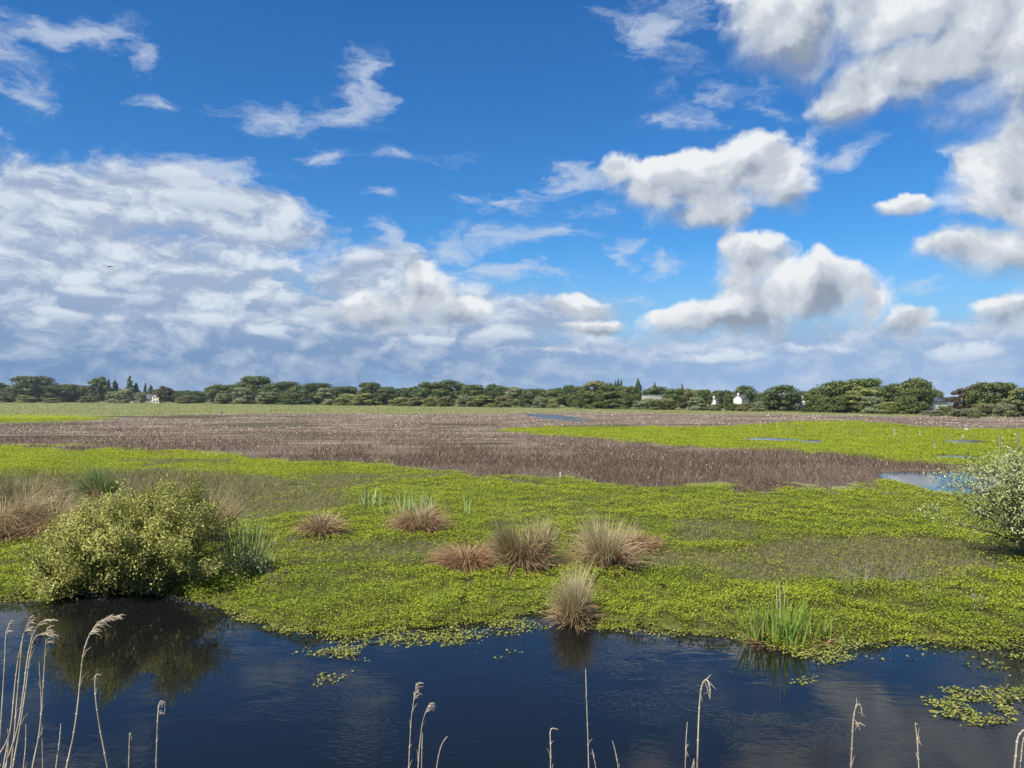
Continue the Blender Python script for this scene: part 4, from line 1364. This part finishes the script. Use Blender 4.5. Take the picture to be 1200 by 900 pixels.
house_px(1119, 19, 469.0, 6, 'low house with dark slate roof between two groups of trees', gable_front=False, turn=-.05, back=1.10, rise=.3)
house_px(1196, 18, 474.0, 4, 'pale cream building under the trees at the right edge', wall=M_cream, turn=.1, gable_front=False, back=1.02, chimney=0, rise=.25)

# ---------------------------------------------------------------- posts in the green wedge
M_post = plain_mat('weathered_post', (0.10, 0.085, 0.065), (0.24, 0.215, 0.18), 12, .9, .5, (1, 1, .15))
M_post_pale = plain_mat('bleached_post', (0.26, 0.24, 0.20), (0.42, 0.38, 0.33), 12, .9, .5, (1, 1, .15))
M_post_tip = plain_mat('white_post_cap', (0.36, 0.35, 0.32), (0.48, 0.47, 0.44), 12, .7, .1)


def post(px, base, top, label, pale=False, wide=.085, lean=0.0, cap=False, group='old fence posts in the green wedge'):
    p = at(px, base)
    d = math.hypot(p.x, p.y)
    z0 = float(ground_z(p.x, p.y))
    hh = (base - top) / F * d
    rng = np.random.default_rng(int(px))
    k = wide * .5
    pts = [(0, 0, -.25), (lean * .3 * hh, 0, hh * .4), (lean * hh, rng.normal(0, .02), hh)]
    V, Fq = tube(pts, [k * 1.1, k, k * .88], 8)
    n = len(V)
    topc = V[-8:].mean(0)
    V = np.concatenate([V, [topc + [0, 0, k * .5]]])
    V[-9:-5, 2] += k * .5                      # the top is cut on a slant
    Fq = np.concatenate([Fq, [(n - 8 + j, n - 8 + (j + 1) % 8, n, n) for j in range(8)]])
    me = bpy.data.meshes.new('fence_post')
    me.from_pydata(V.tolist(), [], [tuple(dict.fromkeys(int(i) for i in f)) for f in Fq])
    me.materials.append(M_post_pale if pale else M_post)
    o = bpy.data.objects.new('fence_post', me)
    C.objects.link(o)
    o.location = (p.x, p.y, z0)
    tag(o, label, 'post', group)
    if cap:
        V, Fq = tube([(lean * hh, 0, hh - .16), (lean * hh, 0, hh + .04)], [k * 1.05, k * 1.05], 8)
        mesh_from('post_top', V, Fq, M_post_tip, o)


for a in [(819.5, 501, 495, 'pale thin post farthest left on the dark edge above the green wedge', True), (836, 501, 494.5, 'pale thin post second from the left, left of the leaning stick', True),
          (852, 500.5, 496.5, 'leaning stick between the pale thin posts at the dark edge', True, .07, .9), (891, 501.5, 494.5, 'pale post left of the post pair close to the thick dark post', True),
          (910.5, 502, 494.5, 'pale post just left of the thick dark post', True), (924.5, 502.5, 495.5, 'thick dark post at the corner of the old fence', False, .22),
          (932.5, 503, 497.5, 'dark post right beside the thick dark corner post', False, .13), (938.5, 505, 498.5, 'thin dark post right of the corner pair', False, .08),
          (961, 505.5, 500, 'thin grey post alone between the corner group and the middle of the wedge', False, .07),
          (979, 504.5, 500, 'short dark post standing left of the middle row', False, .09), (999, 509, 502.5, 'dark post at the left end of the middle row', False, .10),
          (1010.5, 511, 503, 'slim dark post second in the middle row', False, .09), (1035, 511, 505, 'faint thin post in the middle row left of the bleached one', False, .06),
          (1048.5, 511.5, 503.5, 'bleached pale post in the middle of the row', True, .12), (1062.5, 512, 504.5, 'dark post right of the bleached pale one', False, .10),
          (1078, 511, 506, 'short pale stub right of the middle row', True, .10), (1093.5, 519.5, 513, 'thin post left of the capped post by the pool', False, .09),
          (1111.5, 519.5, 512.5, 'dark post next left of the white capped post', False, .11), (1128.5, 520.5, 512.5, 'white capped post standing in the small pool', False, .13, 0, True),
          (1171.5, 525.5, 513.5, 'thick dark post left of the silvery bush top', False, .19), (1193, 526.5, 511.5, 'dark post seen through the top of the silvery bush', False, .17),
          (1095, 526.5, 520.5, 'pale thin stick below the middle posts of the green wedge', True, .05)]:
    post(*a)
post(656.8, 563, 556.5, 'white stake alone at the lower edge of the brown bed', True, .09, 0, True, None)
for a in [(113, 476, 471.8, 'thin pale post in the far pasture under the conifers', True, .5), (259, 485.5, 483, 'dark stub in the far brown bed right of the white houses', False, .55)]:
    post(*a[:3], a[3], a[4], a[5], 0, False, None)

# ---------------------------------------------------------------- birds
M_egret = plain_mat('white_plumage', (0.72, 0.72, 0.70), (0.84, 0.84, 0.82), 9, .8, .1)
M_beak = plain_mat('dark_beak_and_legs', (0.04, 0.04, 0.035), (0.09, 0.085, 0.07), 9, .6, .1)
M_raptor = plain_mat('dark_plumage', (0.030, 0.024, 0.018), (0.075, 0.06, 0.045), 14, .8, .1)


def skin_body(name, verts, edges, radii, mat, root=0):
    me = bpy.data.meshes.new(name)
    me.from_pydata(verts, edges, [])
    o = bpy.data.objects.new(name, me)
    C.objects.link(o)
    sk = o.modifiers.new('skin', 'SKIN')
    for i, r in enumerate(radii):
        v = me.skin_vertices[0].data[i]
        v.radius = r if isinstance(r, tuple) else (r, r)
        v.use_root = i == root
    o.modifiers.new('smooth', 'SUBSURF').levels = 2
    o.modifiers['smooth'].render_levels = 2
    dg = bpy.context.evaluated_depsgraph_get()
    m2 = bpy.data.meshes.new_from_object(o.evaluated_get(dg))
    o.modifiers.clear()
    o.data = m2
    m2.materials.clear()
    m2.materials.append(mat)
    return o


def egret(px, base, scale, turn, label):
    p = at(px, base)
    o = skin_body('white_bird', [(0, 0, .34), (-.22, 0, .31), (.16, 0, .42), (.24, 0, .56), (.19, 0, .70), (.25, 0, .82), (.33, 0, .84), (-.38, 0, .26)],
                  [(0, 1), (0, 2), (2, 3), (3, 4), (4, 5), (5, 6), (1, 7)], [(.10, .12), (.07, .09), (.07, .075), .032, .028, .032, .026, (.02, .05)], M_egret)
    o.location = (p.x, p.y, float(ground_z(p.x, p.y)))
    o.rotation_euler = (0, 0, turn)
    o.scale = (scale,) * 3
    tag(o, label, 'bird')
    V, Fq = tube([(.34, 0, .84), (.40, 0, .835), (.47, 0, .82)], [.014, .010, .003], 6)
    mesh_from('beak', V, Fq, M_beak, o)
    for s in (-.04, .04):
        V, Fq = tube([(.0, s, .28), (.02, s, .14), (.0, s, -.05)], [.013, .010, .010], 6)
        mesh_from('leg', V, Fq, M_beak, o)


egret(1132.5, 505.3, .6, math.pi * .95, 'white long necked bird walking on the green wedge above the white capped post')
egret(900, 488.3, .75, .5, 'white bird standing on the pale band beyond the green wedge')

bp_ = at_dist(128.3, 312.6, 80.0)
bird = skin_body('flying_bird', [(0, 0, 0), (.16, 0, .01), (.27, 0, .005), (-.18, 0, .0), (-.40, 0, .0),
                                 (.05, .20, .055), (.03, .42, .05), (-.02, .62, -.015), (.05, -.20, .055), (.03, -.42, .05), (-.02, -.60, -.02)],
                 [(0, 1), (1, 2), (0, 3), (3, 4), (0, 5), (5, 6), (6, 7), (0, 8), (8, 9), (9, 10)],
                 [(.07, .06), .05, .025, (.05, .035), (.07, .012), (.10, .022), (.085, .016), (.03, .008), (.10, .022), (.085, .016), (.03, .008)], M_raptor)
bird.location = bp_
bird.rotation_euler = (math.radians(4), math.radians(-6), math.radians(100))
tag(bird, 'dark broad winged bird gliding in front of the left cloud bank', 'bird')

# ---------------------------------------------------------------- dead reed stems rising in front of the viewpoint
M_reed = plain_mat('dead_reed', (0.24, 0.19, 0.125), (0.46, 0.39, 0.29), 22, .7, .2, (1, 1, .35))
M_plume = plain_mat('reed_plume', (0.30, 0.23, 0.15), (0.46, 0.38, 0.28), 20, .8, .1)
RR = np.random.default_rng(5)


def spline(P, n):
    """Catmull-Rom through the points."""
    P = np.array(P, float)
    Q = np.concatenate([[2 * P[0] - P[1]], P, [2 * P[-1] - P[-2]]])
    out = []
    for i in range(len(P) - 1):
        a, b, c_, d = Q[i:i + 4]
        for t in np.linspace(0, 1, n, endpoint=False):
            out.append(.5 * ((2 * b) + (-a + c_) * t + (2 * a - 5 * b + 4 * c_ - d) * t ** 2 + (-a + 3 * b - 3 * c_ + d) * t ** 3))
    out.append(P[-1])
    return np.array(out)


def reed(pix, dist, label, plume=None, thick=1.0, hook=None, group='dead reed stems in front of the canal'):
    """A dead reed: stem through the given sight lines at one distance, its foot on the dyke slope; plume = (share, side, length px, strands)."""
    pts = [at_dist(x, y, dist) for x, y in pix]
    a, b = pts[0], pts[1]
    dirv = (b - a).normalized()
    foot = a.copy()
    for _ in range(12):
        zg = float(ground_z(foot.x, foot.y))
        foot = a - dirv * max(0.05, (a.z - zg) / max(dirv.z, .3))
    foot = foot - Vector((0, 0, .08))
    mid = (foot + a) * .5
    pts = [foot, mid] + pts
    S = spline([tuple(p) for p in pts], 8)
    n = len(S)
    base = empty('reed_stem', foot)
    tag(base, label, 'reed', group)
    loc = np.array(foot)
    rad = np.interp(np.linspace(0, 1, n), [0, .6, 1], [.0036, .0028, .0011 if plume else .0019]) * thick * (dist / 3.6) ** .5
    V, Fq = tube(S - loc, rad, 6)
    parts = [(V, Fq)]
    # joints along the stem, and torn remains of the leaf sheaths
    i = 3
    while i < n - 6:
        p, t = S[i] - loc, norm(S[i + 1] - S[i])
        r_ = rad[i]
        parts.append(tube([p - t * .006, p - t * .002, p + t * .002, p + t * .006], [r_ * .9, r_ * 1.5, r_ * 1.5, r_ * .9], 6))
        if RR.uniform() < .45 and i < n - 14 and not (plume and i > n * (1 - plume[0])):
            o_ = norm(RR.normal(0, 1, 3) * [1, .6, 0])
            ln_ = RR.uniform(.02, .055)
            q0 = p + o_ * r_
            parts.append(tube([q0, q0 + t * ln_ * .6 + o_ * .006, q0 + t * ln_ + o_ * RR.uniform(.008, .025)], [r_ * .7, r_ * .55, r_ * .15], 4))
        i += int(RR.integers(5, 9))
    V, Fq = join(*parts)
    mesh_from('stem', V, Fq, M_reed, base, smooth=True)
    if plume:
        share, side, lpx, k = plume
        ln = lpx / F * dist
        i0 = int(n * (1 - share))
        parts = []
        right = np.array([1.0, 0, 0]) * side
        for j in range(k):
            i = int(RR.integers(i0, n))
            f = (i - i0) / max(1, n - i0)
            p = S[i] - loc
            t = norm(S[min(i + 1, n - 1)] - S[max(i - 1, 0)])
            out = norm(t * RR.uniform(.3, 1.0) + right * RR.uniform(.2, 1.0) + RR.normal(0, .22, 3))
            l_ = ln * RR.uniform(.4, 1.0) * (1.0 - .35 * f)
            p1, p2 = p + out * l_ * .5, p + out * l_ * .95 + right * l_ * .15 - np.array([0, 0, l_ * RR.uniform(.10, .45)])
            parts.append(tube([p, p1, p2], [.0012, .0016, .0006], 4))
            for q in range(3):
                g_ = RR.uniform(.3, .95)
                c0 = p + (p1 - p) * g_ * 1.2
                parts.append(tube([c0, c0 + norm(out + right * .4 + RR.normal(0, .5, 3)) * l_ * .28], [.0010, .0005], 3))
        V, Fq = join(*parts)
        mesh_from('plume', V, Fq, M_plume, base)
    if hook:
        parts = []
        for x0, y0, x1, y1 in hook:
            p, q = np.array(at_dist(x0, y0, dist)) - loc, np.array(at_dist(x1, y1, dist)) - loc
            m_ = (p + q) / 2 + [0, 0, .008]
            parts.append(tube([p, m_, q], [.0016, .0018, .0008], 4))
            for w in range(3):
                s0 = p + (q - p) * RR.uniform(.2, .9)
                parts.append(tube([s0, s0 + RR.normal(0, .010, 3) - [0, 0, .008]], [.0012, .0006], 3))
        V, Fq = join(*parts)
        mesh_from('seed_head', V, Fq, M_plume, base)


reed([(-2, 900), (3, 820), (6, 770), (7, 745), (11, 730)], 3.9, 'reed stem hugging the left edge with a thin worn plume', (.16, .6, 10, 9))
reed([(4, 900), (13, 850), (18, 800), (22, 770), (28, 744), (36, 722)], 3.7, 'slim reed in the left cluster ending just right of the edge reed', (.10, 1, 11, 8))
reed([(13, 900), (17, 860), (20, 820), (25, 765), (27, 746), (30, 738)], 3.5, 'reed in the left cluster with a short brownish plume', (.14, 1, 13, 16))
reed([(6, 900), (20, 856), (27, 815), (32, 775), (37, 750), (46, 731), (58, 727)], 3.4, 'bent reed in the left cluster whose plume arches to the right', (.16, 1, 13, 14))
reed([(15, 900), (23, 855), (30, 810), (35, 772), (40, 749), (50, 743), (58, 744)], 3.6, 'stout reed in the left cluster with fullest drooping plume', (.18, 1, 15, 26))
reed([(38, 900), (46, 860), (50, 815), (52.5, 775), (54, 752), (54.5, 738)], 3.6, 'upright reed at the right of the left cluster with ragged plume', (.16, 1, 14, 16))
reed([(48.5, 830), (48, 812), (46.6, 790), (46, 776)], 3.6, 'thin broken reed leaning against the upright reed of the cluster', None, .6)
reed([(27, 905), (29.5, 882), (30.5, 862), (30.3, 849)], 3.5, 'short cut reed among the left cluster', None, .8)
reed([(7, 905), (9.5, 880), (10, 862), (8.5, 854)], 3.3, 'short faded reed near the left edge', None, .7)
reed([(-4, 892), (2, 880), (8, 868), (11, 860)], 3.3, 'crooked reed crossing low at the left edge', None, .8)
reed([(65, 905), (68.5, 880), (70.5, 862), (71.5, 848)], 3.5, 'short plain reed between the left cluster and the tall plumed reed', None, .9)
reed([(78, 900), (86, 863), (91, 828), (95, 790), (97, 772), (101, 754), (108, 739), (118, 728), (137, 722)], 3.4, 'tall reed with long silver plume arching to the right over the bush reflection', (.24, 1, 16, 46), 1.1)
reed([(126, 900), (118, 858), (113, 825), (111.5, 805), (112, 793), (114.5, 790)], 3.5, 'reed leaning left with a small curled dry tip', None, 1.0, [(112, 793, 116.5, 791), (113, 794, 115, 799)])
reed([(150.8, 905), (151.4, 885), (152, 863), (153, 860), (154.5, 866)], 3.6, 'short reed with hooked tip right of the left leaning reed', None, .9)
reed([(183, 900), (184, 865), (185.3, 836), (187, 824), (190, 821)], 3.6, 'reed with tangled wiry seed head alone left of the centre', None, 1.0, [(186, 828, 194, 823), (186, 836, 193, 838), (188, 822, 195, 826), (185.5, 837, 190, 833), (193, 824, 193, 837)])
reed([(479, 900), (480.5, 868), (482.5, 838), (486, 815), (487.5, 801)], 3.7, 'taller of the two plumed reeds at the centre', (.22, 1, 15, 15), .9)
reed([(490, 900), (492, 872), (495, 848), (499, 834), (503, 825)], 3.7, 'lower of the two plumed reeds at the centre', (.20, 1, 12, 13), .9)
reed([(494, 905), (494.3, 885), (494.7, 870), (495, 859)], 3.6, 'bare cut reed between the centre plumed reeds', None, .9)
reed([(511, 905), (514, 886), (518, 872), (524, 863)], 3.6, 'short reed curving right of the centre plumed reeds', None, .9)
reed([(645, 905), (645.5, 885), (645, 868), (645, 857), (648, 853.5), (654, 855)], 3.6, 'reed with its tip snapped sideways near the middle', None, .9)
reed([(690, 905), (689, 865), (687.6, 825), (686.8, 800), (686.3, 784)], 3.6, 'tall straight pointed reed in the middle of the canal', None, .9)
reed([(699, 905), (697, 892), (695.5, 886), (694, 878)], 3.6, 'small reed with a dry leaf at the foot of the straight pointed one', None, .8, [(694, 880, 697, 890)])
reed([(725.5, 905), (723, 890), (720.5, 878), (717.6, 868)], 3.6, 'short reed slanting left in the middle', None, .9)
reed([(803, 905), (803.5, 880), (804.5, 860), (805.5, 846)], 3.6, 'thin reed with dry leaf left of the drooping headed reed', None, .7, [(803.5, 882, 806, 872)])
reed([(813.4, 905), (813.3, 896), (813.2, 892), (813.1, 889)], 3.6, 'stub of a reed left of the drooping headed reed', None, .9)
reed([(817, 905), (818, 868), (819.5, 830), (822, 806), (826, 797.5), (830, 799), (832, 808), (832, 818)], 3.5, 'reed bent over at the top with a pale drooping head', None, 1.1, [(826, 798, 832, 820), (829, 799, 833, 812), (820, 812, 823, 822)])
reed([(997, 905), (998.5, 872), (1000, 845), (1003, 829), (1007, 825.5), (1010, 831)], 3.5, 'reed hooked at the top with a dry side leaf on the right', None, 1.1, [(1001, 843, 1008, 856), (1002, 848, 1014, 851), (1009, 830, 1010.5, 840)])
reed([(1077, 905), (1076, 885), (1075, 868), (1073.4, 854), (1073, 848), (1075.5, 849)], 3.6, 'thin reed with a leaf tuft right of the hooked reed', None, .8, [(1075, 868, 1079, 872), (1074.5, 866, 1077.5, 868)])
reed([(1188.5, 905), (1190.5, 884), (1192.5, 866), (1197, 858), (1204, 853)], 3.4, 'folded thick reed at the right edge', None, 1.3)
reed([(1196, 905), (1197, 885), (1199, 868), (1203, 860)], 3.5, 'second folded reed beyond the thick one at the right edge', None, 1.0)

# ---------------------------------------------------------------- thin air between here and the far trees
hm, h_ = material('air')
pv = h_.new('ShaderNodeVolumePrincipled')
pv.inputs['Color'].default_value = (0.80, 0.88, 1.0, 1)
pv.inputs['Density'].default_value = 0.00008
pv.inputs['Anisotropy'].default_value = 0.1
h_.t.links.new(pv.outputs[0], h_.new('ShaderNodeOutputMaterial').inputs['Volume'])
hv, hf = box(-13500, 13500, -13500, 13500, -1.7, 27)
tag(mesh_from('haze', hv, hf, hm), kind='stuff')
